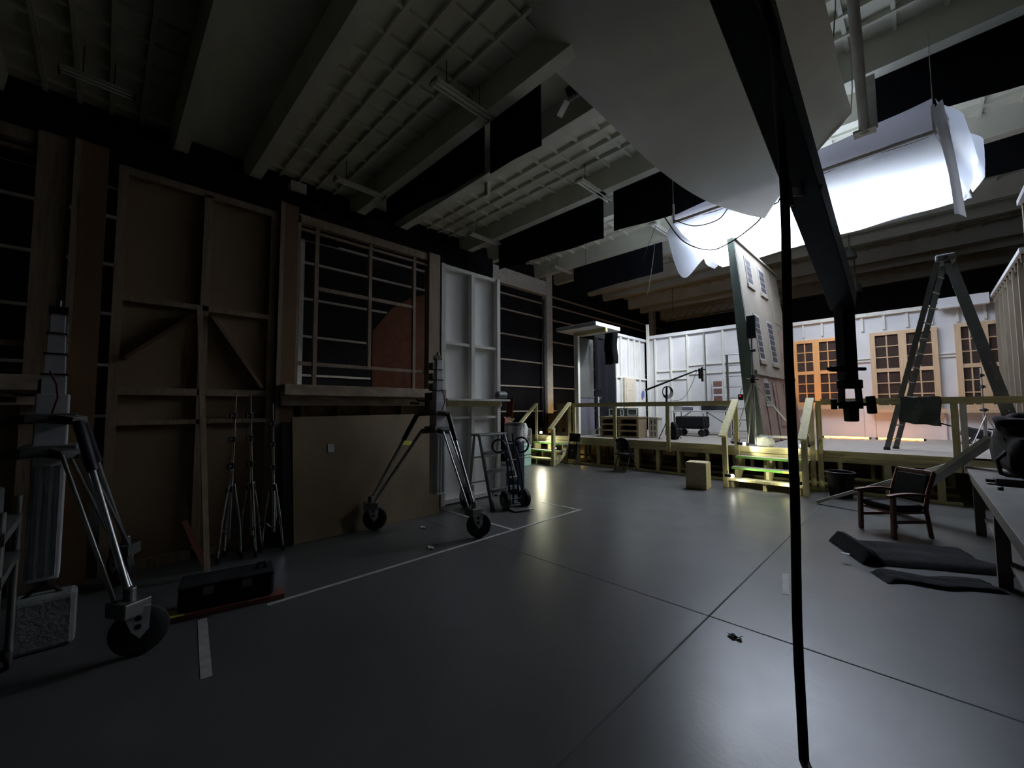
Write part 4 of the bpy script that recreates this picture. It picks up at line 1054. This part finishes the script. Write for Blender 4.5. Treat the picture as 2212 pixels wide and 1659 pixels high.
# amber light tubes at the foot of the window wall
for (a, b, lb) in ((aty(1781, 944, 14.2), aty(1877, 947, 14.3), 'glowing amber light tube under the left set window'), (aty(1897, 948, 14.3), aty(1995, 951, 14.4), 'glowing amber light tube under the middle set window')):
    a.z = b.z = PZ+.035
    t = thing('light_tube', lb, 'light tube', (a+b)/2)
    MB().cyl(a, b, .022, n=14).build('tube', m_amb, t, True)
    for p in (a, b):
        d = (b-a).normalized()*(.05 if p is b else -.05)
        MB().cyl(p, p+d, .028, n=14).build('end_cap', m_blk, t, True)
    for k in (.15, .85): q = a+(b-a)*k; MB().box(q.x-.02, q.x+.02, q.y-.04, q.y+.04, PZ, PZ+.012).build('foot', m_blk, t)
    c = (a+b)/2
    lamp('amber_tube_light', 'AREA', c+V((0, .03, .03)), 3, (1., .36, .10), t, aim=c+V((0, 1., .9)), shape='RECTANGLE', size=1.2, size_y=.05)
# added amber lamp, out of view, to warm the left window frame
c = V((-2.35, 14.05, PZ))
t = thing('added_amber_lamp', 'small added amber lamp aimed up at the left set window', 'lamp', c)
MB().box(c.x-.09, c.x+.09, c.y-.05, c.y+.05, PZ, PZ+.04).build('base', m_blk, t)
MB().cyl(c+V((0, -.04, .08)), c+V((.02, .06, .16)), .06).build('lamp_body', m_blk, t, True)
MB().cyl(c+V((.02, .061, .161)), c+V((.021, .065, .165)), .052).build('lens', m_amb, t, True)
lamp('added_amber_light', 'SPOT', c+V((.025, .08, .17)), 45, (1., .38, .06), t, aim=(-2.15, BY, 2.75), spot_size=1.0, spot_blend=.9, shadow_soft_size=.04)

# big A-frame ladder
ax_ = V((.44, 10.95, 4.36))
fl_ = V((-.46, 11.25, PZ)); fr_ = V((1.14, 10.42, PZ))
t = thing('frame_ladder', 'tall dark aluminium A-frame ladder standing on the platform', 'ladder', ax_*0+V((.3, 10.9, PZ)))
wv = V((.06, .2, 0))
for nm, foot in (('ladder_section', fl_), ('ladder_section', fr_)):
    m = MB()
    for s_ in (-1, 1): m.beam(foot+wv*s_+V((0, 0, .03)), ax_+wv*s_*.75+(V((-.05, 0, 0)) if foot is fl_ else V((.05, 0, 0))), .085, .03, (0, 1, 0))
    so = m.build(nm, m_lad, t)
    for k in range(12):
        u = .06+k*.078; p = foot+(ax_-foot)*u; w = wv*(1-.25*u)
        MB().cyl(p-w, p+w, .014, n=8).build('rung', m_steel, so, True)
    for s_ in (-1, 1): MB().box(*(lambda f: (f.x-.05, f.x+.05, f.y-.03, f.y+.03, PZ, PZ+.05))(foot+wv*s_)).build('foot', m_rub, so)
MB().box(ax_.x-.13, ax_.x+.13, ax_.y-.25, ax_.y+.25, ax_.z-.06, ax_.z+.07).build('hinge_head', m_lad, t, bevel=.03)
MB().cyl(ax_+V((0, -.27, 0)), ax_+V((0, .27, 0)), .03).build('hinge_pin', m_blk, t, True)

# rag over the right rail
p, q = aty(1941, 866, 10.07), aty(2035, 920, 10.07)
def rag(u, v):
    x = p.x+(q.x-p.x)*u+.015*math.sin(v*6)
    L = 1.835-q.z-.06*(1-u)
    if v < .1: return (x, 10.16-.6*v, 1.828)
    return (x, PY-.062-.02*math.sin(u*11+v*3)*(v-.1), 1.826-(v-.1)/.9*L+.02*noise.noise(V((u*4, v, 0))))
o = MB().grid(rag, 26, 20).build('grey_rag', m_rag, None, True); o.modifiers.new('t', 'SOLIDIFY').thickness = .006
tag(o, 'grey rag hanging over the right guard rail', 'rag')

# black lamp head and leaning stand on the right of the deck
c = V((.85, 14.2, PZ))
t = thing('lamp_head', 'black studio lamp head with barn doors standing on the deck', 'lamp', c)
R_ = Matrix.Rotation(.35, 3, 'Y')
MB().beam(c+V((-.22, 0, .30)), c+V((.22, 0, .18)), .26, .22).build('lamp_body', m_blk, t, bevel=.03)
MB().beam(c+V((-.28, 0, .36)), c+V((-.62, 0, .48)), .22, .03).build('barn_door', m_blkm, t)
MB().beam(c+V((.2, 0, .34)), c+V((.52, 0, .30)), .2, .03).build('barn_door', m_blkm, t)
for s_ in (-.15, .15): MB().tube([c+V((0, s_, .24)), c+V((-.05, s_, .1)), c+V((-.12, s_, .02))], .018).build('yoke_leg', m_blk, t, True)
MB().beam(c+V((-.28, -.18, .012)), c+V((.02, -.18, .012)), .05, .022).build('base_bar', m_blk, t)
b_ = V((1.0, 13.6, PZ)); tp = aty(2118, 795, 13.9)
t = thing('light_stand', 'dark light stand leaning at the right end of the window wall', 'light stand', b_)
MB().cyl(b_+V((-.05, 0, .05)), tp, .018).build('column', m_steel, t, True)
for k in range(4): q = b_+(tp-b_)*(.45+.15*k); MB().cyl(q-V((.02, 0, .03)), q+V((.0, 0, .04)), .035).box(q.x-.08, q.x+.05, q.y-.02, q.y+.02, q.z-.02, q.z+.02).build('knob', m_blk, t)
h_ = b_+(tp-b_)*.38
for f in (V((.75, 13.4, PZ+.01)), V((1.22, 13.6, PZ+.01)), V((1.0, 13.95, PZ+.01))): MB().cyl(h_, f, .012, n=8).build('leg', m_steel, t, True)

# ================================================================== RIGHT FOREGROUND
# white planks
a = atz(1765, 1088, .0); b = aty(2092, 992, 8.55)
tag(MB().beam(a+V((0, 0, .03)), b, .06, .05).build('thin_white_batten', m_whtframe), 'long thin white batten rising from the floor towards the bench', 'batten')
a = atz(1930, 1108, .0); b = aty(2150, 945, 7.9)
t = thing('moulded_plank', 'wide white moulded plank leaning up to the black bag', 'plank', a)
d = (b-a).normalized()
MB().beam(a+V((0, 0, .07)), b, .21, .03).build('plank', m_plankw, t)
sd = d.cross(V((0, 0, 1))).normalized(); nn = sd.cross(d)
for k, w_ in ((-.09, .03), (.095, .02)): MB().beam(a+V((0, 0, .07))+sd*k+nn*.025, b+sd*k+nn*.025, w_, .02).build('moulding', m_plankw, t)

# armchair
c = V((-.33, 7.42, 0))
t = thing('armchair', 'red brown wooden armchair standing before the white planks', 'chair', (0, 0, 0))
def ac(m, nm, mt, **k): return m.build(nm, mt, t, **k)
for x in (-.27, .27):
    ac(MB().beam((x, -.27, 0), (x, -.25, .56), .05, .06), 'front_leg', m_red, bevel=.008)
    ac(MB().tube([(x, .30, 0), (x, .24, .4), (x, .29, .62), (x, .40, .90)], .03, 8), 'rear_post', m_red, smooth=True)
    m = MB(); n_ = 8
    pts = [V((x, -.33+.62*k/n_, .575+.028*math.sin(PI*k/n_)*1+.0)) for k in range(n_+1)]
    for k in range(n_): m.beam(pts[k], pts[k+1]+V((0, .004, 0)), .065, .035)
    ac(m, 'arm', m_red, label='light catching curved arm')
    ac(MB().beam((x, -.24, .22), (x, .26, .22), .03, .04), 'side_rail', m_red)
ac(MB().box(-.27, .27, -.26, .25, .33, .36), 'seat_frame', m_red)
ac(MB().box(-.25, .25, -.25, .24, .361, .45), 'seat_cushion', m_blkm, bevel=.03)
ac(MB().beam((0, .26, .47), (0, .37, .86), .48, .06, (0, 1, 0)), 'backrest', m_blkm, bevel=.02)
ac(MB().beam((-.27, .40, .89), (.27, .40, .89), .05, .06), 'top_rail', m_red, bevel=.01)
t.location = c; t.rotation_euler = (0, 0, -.75); t.scale = (.86, .86, .9)

# charcoal mats on the floor
def matpile(c, lx, ly, rz, h, seed, label, fold=False):
    R2 = Matrix.Rotation(rz, 3, 'Z'); c = V(c)
    nu, nv = 30, 18
    def top(u, v):
        p = R2 @ V(((u-.5)*lx, (v-.5)*ly, 0)); e = min(u, 1-u, v, 1-v)
        p += R2 @ V((.10*noise.noise(V((v*3, seed, 0)))*(1 if u > .9 else 0), .08*noise.noise(V((u*3, seed, 5))), 0))
        z = h*min(1, e*14+.0)+.02*noise.noise(V((u*5, v*4, seed)))*min(1, e*6)
        if fold and u < .16: z += .10*math.sin(PI*min(1, u/.16))
        return c+V((p.x, p.y, max(.004, z)))
    o = MB().grid(top, nu, nv).build('felt_mat', m_mats, None, True)
    return tag(o, label, 'mat')
p1 = atz(1960, 1205, 0)
matpile((-.15, 6.35, 0), 1.25, .8, math.radians(28), .06, 1, 'upper charcoal felt mat with a rolled end, on the floor by the bench', True)
matpile((.02, 5.6, 0), .9, .30, math.radians(30), .035, 4, 'lower charcoal felt mat edge nearest the camera, by the bench')
for px, py, lb in ((1826, 1196, 'white tag on the rolled end of the felt mats, left one'), (1864, 1180, 'white tag on the felt mats, right one')):
    q = atz(px, py, .085)
    tag(MB().box(q.x-.035, q.x+.035, q.y-.025, q.y+.025, q.z, q.z+.004).build('white_tag', m_sticker), lb, 'tag')

# workbench with black bag
t = thing('workbench', 'worn timber workbench along the right edge', 'workbench', (.9, 6, 0))
MB().box(.38, 1.32, 3.6, 8.2, .80, .85).build('bench_top', m_bench, t, bevel=.006)
MB().box(.41, .46, 3.65, 8.15, .68, .798).build('apron', m_bench, t)
for y in (3.9, 5.9, 8.05):
    for x in (.47, 1.22): MB().box(x-.045, x+.045, y-.045, y+.045, 0, .798).build('leg', m_bench, t)
MB().box(.5, 1.2, 3.9, 8.0, .20, .23).build('lower_shelf', m_bench, t)
c = V((.95, 7.35, .85))
t = thing('soft_bag', 'bulky black soft bag on the workbench', 'bag', c)
MB().blob(c+V((-.02, 0, .30)), (.34, .45, .33), seed=11, rough=.25).build('bag_body', m_blkm, t, True)
MB().blob(c+V((-.20, -.05, .55)), (.17, .22, .16), seed=21, rough=.3, flat=False).build('bag_flap', m_blkm, t, True)
MB().tube([c+V((-.3, -.2, .3)), c+V((-.38, -.25, .2)), c+V((-.36, -.3, .06)), c+V((-.25, -.35, .02))], .02).build('strap', m_blk, t, True)
c = V((.60, 6.55, .85))
t = thing('tool_holder', 'small dark tool box on the bench beside the black bag', 'tool box', c)
MB().box(c.x-.10, c.x+.10, c.y-.10, c.y+.08, c.z, c.z+.07).build('tool_box', m_blk, t, bevel=.01)
MB().box(c.x-.16, c.x-.10, c.y-.05, c.y+.05, c.z+.02, c.z+.05).build('handle', m_blk, t)
c = V((.50, 6.1, .85)); tag(MB().lathe(c, [(.02, 0), (.02, .03), (.012, .035)]).build('bottle_cap', m_blk, None, True), 'small black cap lying on the bench top', 'cap')

# ================================================================== BIG SHEET, LIGHTBOX, CRANE ARM
def lerp(a, b, k): return a+(b-a)*k
Ls = [aty(800, -220, 3.4), aty(1020, 0, 4.6), aty(1170, 128, 5.5), aty(1290, 240, 6.3), aty(1400, 345, 7.1), aty(1510, 425, 7.8), aty(1600, 463, 8.2), aty(1652, 472, 8.3)]
Rs = [aty(1690, -320, 3.4), aty(1755, -120, 4.6), aty(1782, 0, 5.5), aty(1798, 70, 6.3), aty(1812, 140, 7.1), aty(1828, 200, 7.8), aty(1838, 236, 8.2), aty(1838, 246, 8.35)]
def spline(P, k):
    n = len(P)-1; x = k*n; i = min(int(x), n-1); f = x-i
    p0, p1, p2, p3 = P[max(i-1, 0)], P[i], P[i+1], P[min(i+2, n)]
    return .5*((2*p1)+(p2-p0)*f+(2*p0-5*p1+4*p2-p3)*f*f+(3*p1-p0-3*p2+p3)*f**3)
def sheet(u, v):
    a, b = spline(Ls, u), spline(Rs, u)
    p = lerp(a, b, v)
    sag = math.sin(PI*v)
    far = max(0, (u-.7)/.3)
    p.z -= sag*(.35*(1-far)+.06*far)
    p.y -= sag*.25*far
    w = noise.noise(V((u*2.1, v*2.1, 3)))
    p.z += .06*noise.noise(V((u*4, v*3, 2)))
    for uu, vv, k, amp in ((.46, .42, 62, .035), (.55, .78, 70, .03), (.30, .60, 55, .02)):      # tension creases
        p.z += amp*math.sin(u*k+v*9+w*5)*math.exp(-((u-uu)/.10)**2-((v-vv)/.30)**2)
    cr = math.hypot((1-u)*1.2, 1-v)                                                              # folds fanning from the tied corner
    p.z += .055*math.sin(math.atan2(1-v, (1-u)*1.2+.02)*13)*max(0, 1-cr/.6)*min(1, cr/.12)
    return p
o = MB().grid(sheet, 130, 90).build('overhead_sheet', m_silk, None, True)
tag(o, 'big white sheet sagging under the ceiling', 'sheet')
for k, (u, v, lb) in enumerate(((1, 1, 'pale tie rope at the far corner of the big white sheet'), (.45, 1, 'pale tie rope on the right edge of the big white sheet'), (.45, 0, 'pale tie rope on the left edge of the big white sheet'))):
    p = sheet(u, v); tag(MB().tube([p, p+V((.03, .1, .5)), V((p.x+.04, p.y+.15, ZB if k else ZB))], .008, 6).build('tie_rope', m_rope), lb, 'rope')

# lightbox: pipe frame, silk underside, cloth skirts, lamps inside
NL, NR = V((-3.95, 9.42, 6.0)), V((.36, 9.30, 6.02)); FRr, FLl = V((.95, 12.6, 5.98)), V((-4.15, 13.4, 6.0))
t = thing('light_box', 'huge glowing cloth lightbox hanging over the stage', 'light box', V((-1.7, 11.2, 6.0)))
def bl(u, v): return lerp(lerp(NL, NR, u), lerp(FLl, FRr, u), v)
def under(u, v):
    p = bl(u, v); e = math.sin(PI*u)*math.sin(PI*v)
    p.z += -.05*e + .04*noise.noise(V((u*7, v*4, 0))) + .035*math.sin(u*31+v*6+2*noise.noise(V((u*3, v*3, 1))))*(1-abs(2*v-1))*.6
    if u < .25: p.z -= (1-u/.25)*.10*math.sin(PI*v)
    return p
MB().grid(under, 72, 40).build('diffuser_silk', m_diff, t, True)
TOPZ = .42
def skirt(a, b, h0, h1, seed, lean=V((0, 0, 0))):
    def fn(u, v):
        p = lerp(a, b, u); h = lerp(h0, h1, u)
        return p+V((0, 0, h*v))+lean*v+V((0, -.05*noise.noise(V((u*6, v*2, seed))), 0))
    return fn
MB().grid(skirt(NL, NR, .22, .62, 1), 50, 6).build('front_skirt', m_skirt, t, True)
MB().grid(skirt(FLl, FRr, .4, .8, 2), 40, 5).build('back_skirt', m_skirt, t, True)
def leftskirt(u, v):
    p = lerp(NL, FLl, u); drop = .95*math.exp(-((u-.30)/.22)**2)
    return p+V((-.18*(1-v)-.1*math.sin(u*9)*(1-v), .05*math.sin(v*5+u*12), .28-( .28+drop)*(1-v)+.04*noise.noise(V((u*6, v*3, 7)))))
MB().grid(leftskirt, 30, 16).build('left_skirt', m_diff, t, True)
CR = [V((.44, 9.3, 6.62)), aty(2070, 250, 10.2), aty(2100, 285, 11.2), aty(2121, 312, 12.5)]
CB = [V((.36, 9.30, 6.0)), aty(2060, 395, 10.4), aty(2080, 425, 11.3), aty(2090, 432, 12.6)]
CM = [aty(2040, 260, 9.4), aty(2090, 330, 10.3), aty(2110, 360, 11.3), aty(2118, 385, 12.5)]
def rightskirt(u, v):
    a, m_, b = spline(CB, u), spline(CM, u), spline(CR, u)
    p = lerp(a, m_, v*2) if v < .5 else lerp(m_, b, v*2-1)
    return p+V((.06*math.sin(u*12+v*4), 0, .0))
MB().grid(rightskirt, 24, 12).build('right_skirt', m_diff, t, True)
fa = [aty(2015, 240, 9.22), aty(2030, 300, 9.22), aty(2050, 380, 9.22), aty(2062, 462, 9.22)]
fb = [aty(2036, 214, 9.28), aty(2058, 310, 9.28), aty(2074, 390, 9.28), aty(2088, 470, 9.28)]
MB().grid(lambda u, v: lerp(spline(fa, u), spline(fb, u), v)+V((0, -.05*math.sin(PI*v), 0)), 18, 8).build('corner_flap', m_flap, t, True)
fr = MB()
for a, b in ((NL, NR), (NR, FRr), (FRr, FLl), (FLl, NL)): fr.cyl(a+V((0, 0, .06)), b+V((0, 0, .06)), .03, n=10)
for a in (NL, NR, FRr, FLl): fr.cyl(a+V((0, 0, .06)), a+V((0, 0, .5)), .025, n=8)
fr.build('pipe_frame', m_col, t, True)
for k, a in enumerate((NL, NR, FRr, FLl)): MB().tube([a+V((0, 0, .5)), V((a.x, a.y, ZB+.2))], .006, 6).build('hanging_rope', m_rope, t, True)
LIGHTS = []
for k, x in enumerate((-3.5, -2.3, -1.15, -.05)):
    for yy in (11.35, 12.4):
        cbox = V((x, yy, 6.75))
        MB().box(x-.42, x+.42, yy-.2, yy+.2, 6.77, 6.9).build('lamp_panel', m_blk, t, bevel=.02)
        LIGHTS.append(lamp('lightbox_lamp', 'AREA', cbox, (560, 170, 85, 70)[k], (.89, .94, 1.), t, aim=cbox-V((0, 0, 1)), shape='RECTANGLE', size=.8, size_y=.36, spread=math.radians(150)))
    
# crane arm
tip = aty(1822, 652, 4.1); root_ = aty(1605, 0, 1.85); ext = root_+(root_-tip)*.35
head = aty(1833, 830, 4.1)
t = thing('camera_crane', 'black camera crane arm reaching down from the top of the picture', 'camera crane', V((head.x, head.y, 1.6)))
wdir = V((.75, .66, 0))
MB().beam(tip, ext, .155, .14, UP, .175, .17).build('arm', m_blk, t, bevel=.006)
MB().beam(tip+(ext-tip)*.0+RT*.085, lerp(tip, ext, .62)+RT*.088, .008, .10, UP).build('arm_rail', m_alu, t, label='bright drilled edge rail')
dt = tip+V((0, 0, .06))
MB().beam(dt, V((dt.x, dt.y, head.z)), .10, .095, RT).build('drop_tube', m_blk, t, bevel=.01)
z0 = head.z
MB().cyl(V((dt.x, dt.y, z0+.12))-RT*.15, V((dt.x, dt.y, z0+.12))+RT*.14, .014).cyl(V((dt.x, dt.y, z0+.12))-RT*.13, V((dt.x, dt.y, z0+.12))-RT*.05, .022).build('cross_handle', m_blk, t, True)
hc = V((dt.x, dt.y, z0))+RT*.012
MB().beam(hc-RT*.075, hc+RT*.075, .08, .07).build('yoke_top', m_blk, t, bevel=.008)
for s_ in (-1, 1): MB().beam(hc+RT*(.062*s_)+V((0, 0, .02)), hc+RT*(.070*s_)+V((0, 0, -.19)), .016, .05, FW).build('yoke_arm', m_blk, t)
MB().beam(hc-RT*.08+V((0, 0, -.155)), hc+RT*.08+V((0, 0, -.155)), .06, .05).build('cradle', m_blk, t, bevel=.01)
MB().beam(hc+V((0, 0, -.13)), hc+V((.0, .0, -.29)), .075, .075, RT, .068, .07).build('camera_mount', m_blk, t, bevel=.008)
MB().cyl(hc-RT*.13+V((0, 0, -.155)), hc+RT*.16+V((0, 0, -.155)), .014).build('tilt_axle', m_blk, t, True)
MB().beam(hc+RT*.155+V((0, 0, -.09)), hc+RT*.165+V((0, 0, -.23)), .048, .05, FW).build('counter_weight', m_blk, t, bevel=.01)
MB().beam(hc-RT*.13+V((0, 0, -.115)), hc-RT*.13+V((0, 0, -.195)), .03, .035, FW).build('tilt_knob', m_blk, t, bevel=.006)
# hanging hose bundle and its clamp
ct, cb = aty(1690, 320, 2.34), aty(1735, 1659, 2.34)
armp = lerp(tip, root_, .36)
t = thing('hanging_cable', 'thick black cable bundle hanging from the crane arm to the floor', 'cable', V((cb.x, cb.y, 0)))
lp = [aty(1640, -10, 1.75), aty(1655, 20, 1.80), aty(1670, 70, 1.85), aty(1676, 130, 1.95), aty(1678, 200, 2.1), aty(1684, 265, 2.25), ct]
n_ = 14
down = [V((ct.x+(cb.x-ct.x)*k/n_+.004*math.sin(k), ct.y+.004*math.cos(k*1.3), ct.z+(.03-ct.z)*k/n_)) for k in range(1, n_+1)]
sp = [spline(lp, k/24) for k in range(25)]
MB().tube(sp+down, .021, 10).build('cable_sheath', m_cable, t, True)
tail = [down[-1]+V((.0, .0, 0)), down[-1]+V((.05, -.1, -.005)), down[-1]+V((.2, -.3, -.005)), down[-1]+V((.5, -.45, -.005))]
MB().tube(tail, .021, 10).build('cable_tail', m_cable, t, True)
q0 = aty(1694, 415, 2.36); q1 = aty(1772, 400, 2.85); qm = aty(1745, 415, 2.85)
t = thing('cable_clamp', 'dark clamp bracket tying the hanging cable to the crane arm', 'clamp', q0)
MB().beam(q0+RT*.025, qm-RT*.03, .025, .04, UP).build('arm', m_red, t)
MB().beam(q0+RT*.02+UP*.05, q0+RT*.03-UP*.07, .02, .02, RT).build('jaw', m_red, t)
MB().cyl(qm+RT*.05-UP*.01+FW*.0, q1, .013).build('handle', m_blk, t, True)
MB().tube([q0-RT*.005, q0-RT*.03-UP*.05, q0-RT*.05-UP*.06], .003, 5).build('tie_end', m_blk, t, True)

# loose cables by the lightbox
def cable(pts, r, label, y):
    P = [aty(a, b, c) for a, b, c in pts]
    k = 10*(len(P)-1)
    tag(MB().tube([spline(P, i/k) for i in range(k+1)], r, 6).build('hanging_cable_loop', m_cable, None, True), label, 'cable')
cable([(1436, 470, 9.3), (1475, 520, 9.2), (1530, 540, 9.1), (1575, 525, 9.1), (1630, 485, 9.1), (1655, 455, 9.2)], .014, 'black cable looping in front of the left half of the lightbox', 9)
cable([(1455, 475, 9.35), (1500, 488, 9.2), (1550, 475, 9.2), (1572, 450, 9.3)], .011, 'short black cable swag at the upper left corner of the lightbox', 9)
cable([(1420, 478, 9.6), (1395, 545, 9.7), (1388, 560, 9.7)], .006, 'thin black line hanging left of the lightbox', 9)
cable([(1415, 525, 11), (1405, 600, 11), (1397, 640, 11)], .006, 'thin pale line hanging below the third row black cloth', 11)
cable([(1265, 528, 12), (1265, 560, 12), (1265, 600, 12)], .005, 'thin line hanging below the second row black cloth', 12)
# dark truss and lamps over the far hall
for px, py, y, lb in ((1848, 615, 20., 'small black lamp on a rod over the far side of the set'), (1835, 540, 18., 'small dark lamp hanging below the lightbox edge')):
    c = aty(px, py, y)
    t = thing('hanging_lamp', lb, 'lamp', c)
    MB().cyl(c, c+V((0, 0, -.3)), .14, .2).build('lamp_body', m_plate, t, True)
    MB().cyl(c, V((c.x, c.y, ZB+.1)), .025, n=8).build('rod', m_steel, t, True)
a, b = aty(1480, 648, 22), aty(1560, 700, 20)
t = thing('lighting_truss', 'dark lighting truss hanging over the far end of the hall', 'truss', a)
p, q = V((-9.5, 21, 6.3)), V((-4.0, 21, 6.3))
for dz, dy in ((0, -.2), (0, .2), (.4, 0)): MB().cyl(p+V((0, dy, dz)), q+V((0, dy, dz)), .03, n=8).build('chord', m_steel, t, True)
m = MB()
for k in range(14):
    u, v = p+(q-p)*k/14, p+(q-p)*(k+.5)/14
    m.cyl(u+V((0, -.2, 0)), v+V((0, 0, .4)), .014, n=6).cyl(v+V((0, 0, .4)), p+(q-p)*(k+1)/14+V((0, .2, 0)), .014, n=6)
m.build('lacing', m_steel, t, True)
for x in (p.x+.5, q.x-.5): MB().cyl((x, 21, 6.7), (x, 21, ZS), .012, n=6).build('hanger', m_cable, t, True)

# ================================================================== FAR HALL PRACTICALS
lamp('far_hall_light', 'POINT', (-8.8, 20.5, 3.6), 22, (1., .62, .28), shadow_soft_size=.2)
lamp('corner_light', 'POINT', (-10.9, 15.0, 1.2), 22, (1., .55, .12), shadow_soft_size=.1)


GROUPS = {'black cloth': 'black cloths hung beside the ceiling beams', 'floor tape': 'white tape marks on the floor', 'crank stand': 'wind-up crank stands on wheels',
          'lamp': 'lamps and lamp heads around the set', 'light stand': 'light stands', 'set wall': 'white and cream set walls on the platform', 'scenery flat': 'scenery flats along the left side',
          'guard rail': 'timber guard rails of the platform', 'stairs': 'timber stairs up to the platform', 'offcut': 'timber offcuts', 'batten': 'timber battens', 'post': 'timber posts', 'board': 'loose boards',
          'folding chair': 'black folding chairs', 'mat': 'charcoal felt mats on the floor', 'light tube': 'amber light tubes', 'rope': 'tie ropes of the big sheet', 'cable': 'black cables', 'tag': 'white tags on the mats', 'ladder': 'ladders',
          'sandbag': 'sandbags on the deck', 'scrap': 'scraps lying on the floor', 'carton': 'clutter on the folding table', 'case': 'equipment cases', 'bag': 'bags', 'pole': 'white poles', 'shelf unit': 'shelf units behind the rail', 'plank': 'planks'}
_n = {}
for o in SC.objects:
    if o.get('category'): _n.setdefault(o['category'], []).append(o)
for k, v in _n.items():
    if len(v) > 1 and k in GROUPS:
        for o in v: o['group'] = GROUPS[k]

# ================================================================== WORLD / VIEW
w = bpy.data.worlds.new('world'); SC.world = w; w.use_nodes = True
w.node_tree.nodes['Background'].inputs['Color'].default_value = (.5, .55, .6, 1)
w.node_tree.nodes['Background'].inputs['Strength'].default_value = 0.0
SC.view_settings.view_transform = 'Standard'; SC.view_settings.look = 'None'
SC.view_settings.exposure = 0.0; SC.view_settings.gamma = 1.0
try: SC.view_settings.use_curve_mapping = False
except Exception: pass
try:
    SC.cycles.max_bounces = 10; SC.cycles.diffuse_bounces = 6; SC.cycles.transparent_max_bounces = 12
    SC.cycles.sample_clamp_indirect = 4.0
except Exception: pass
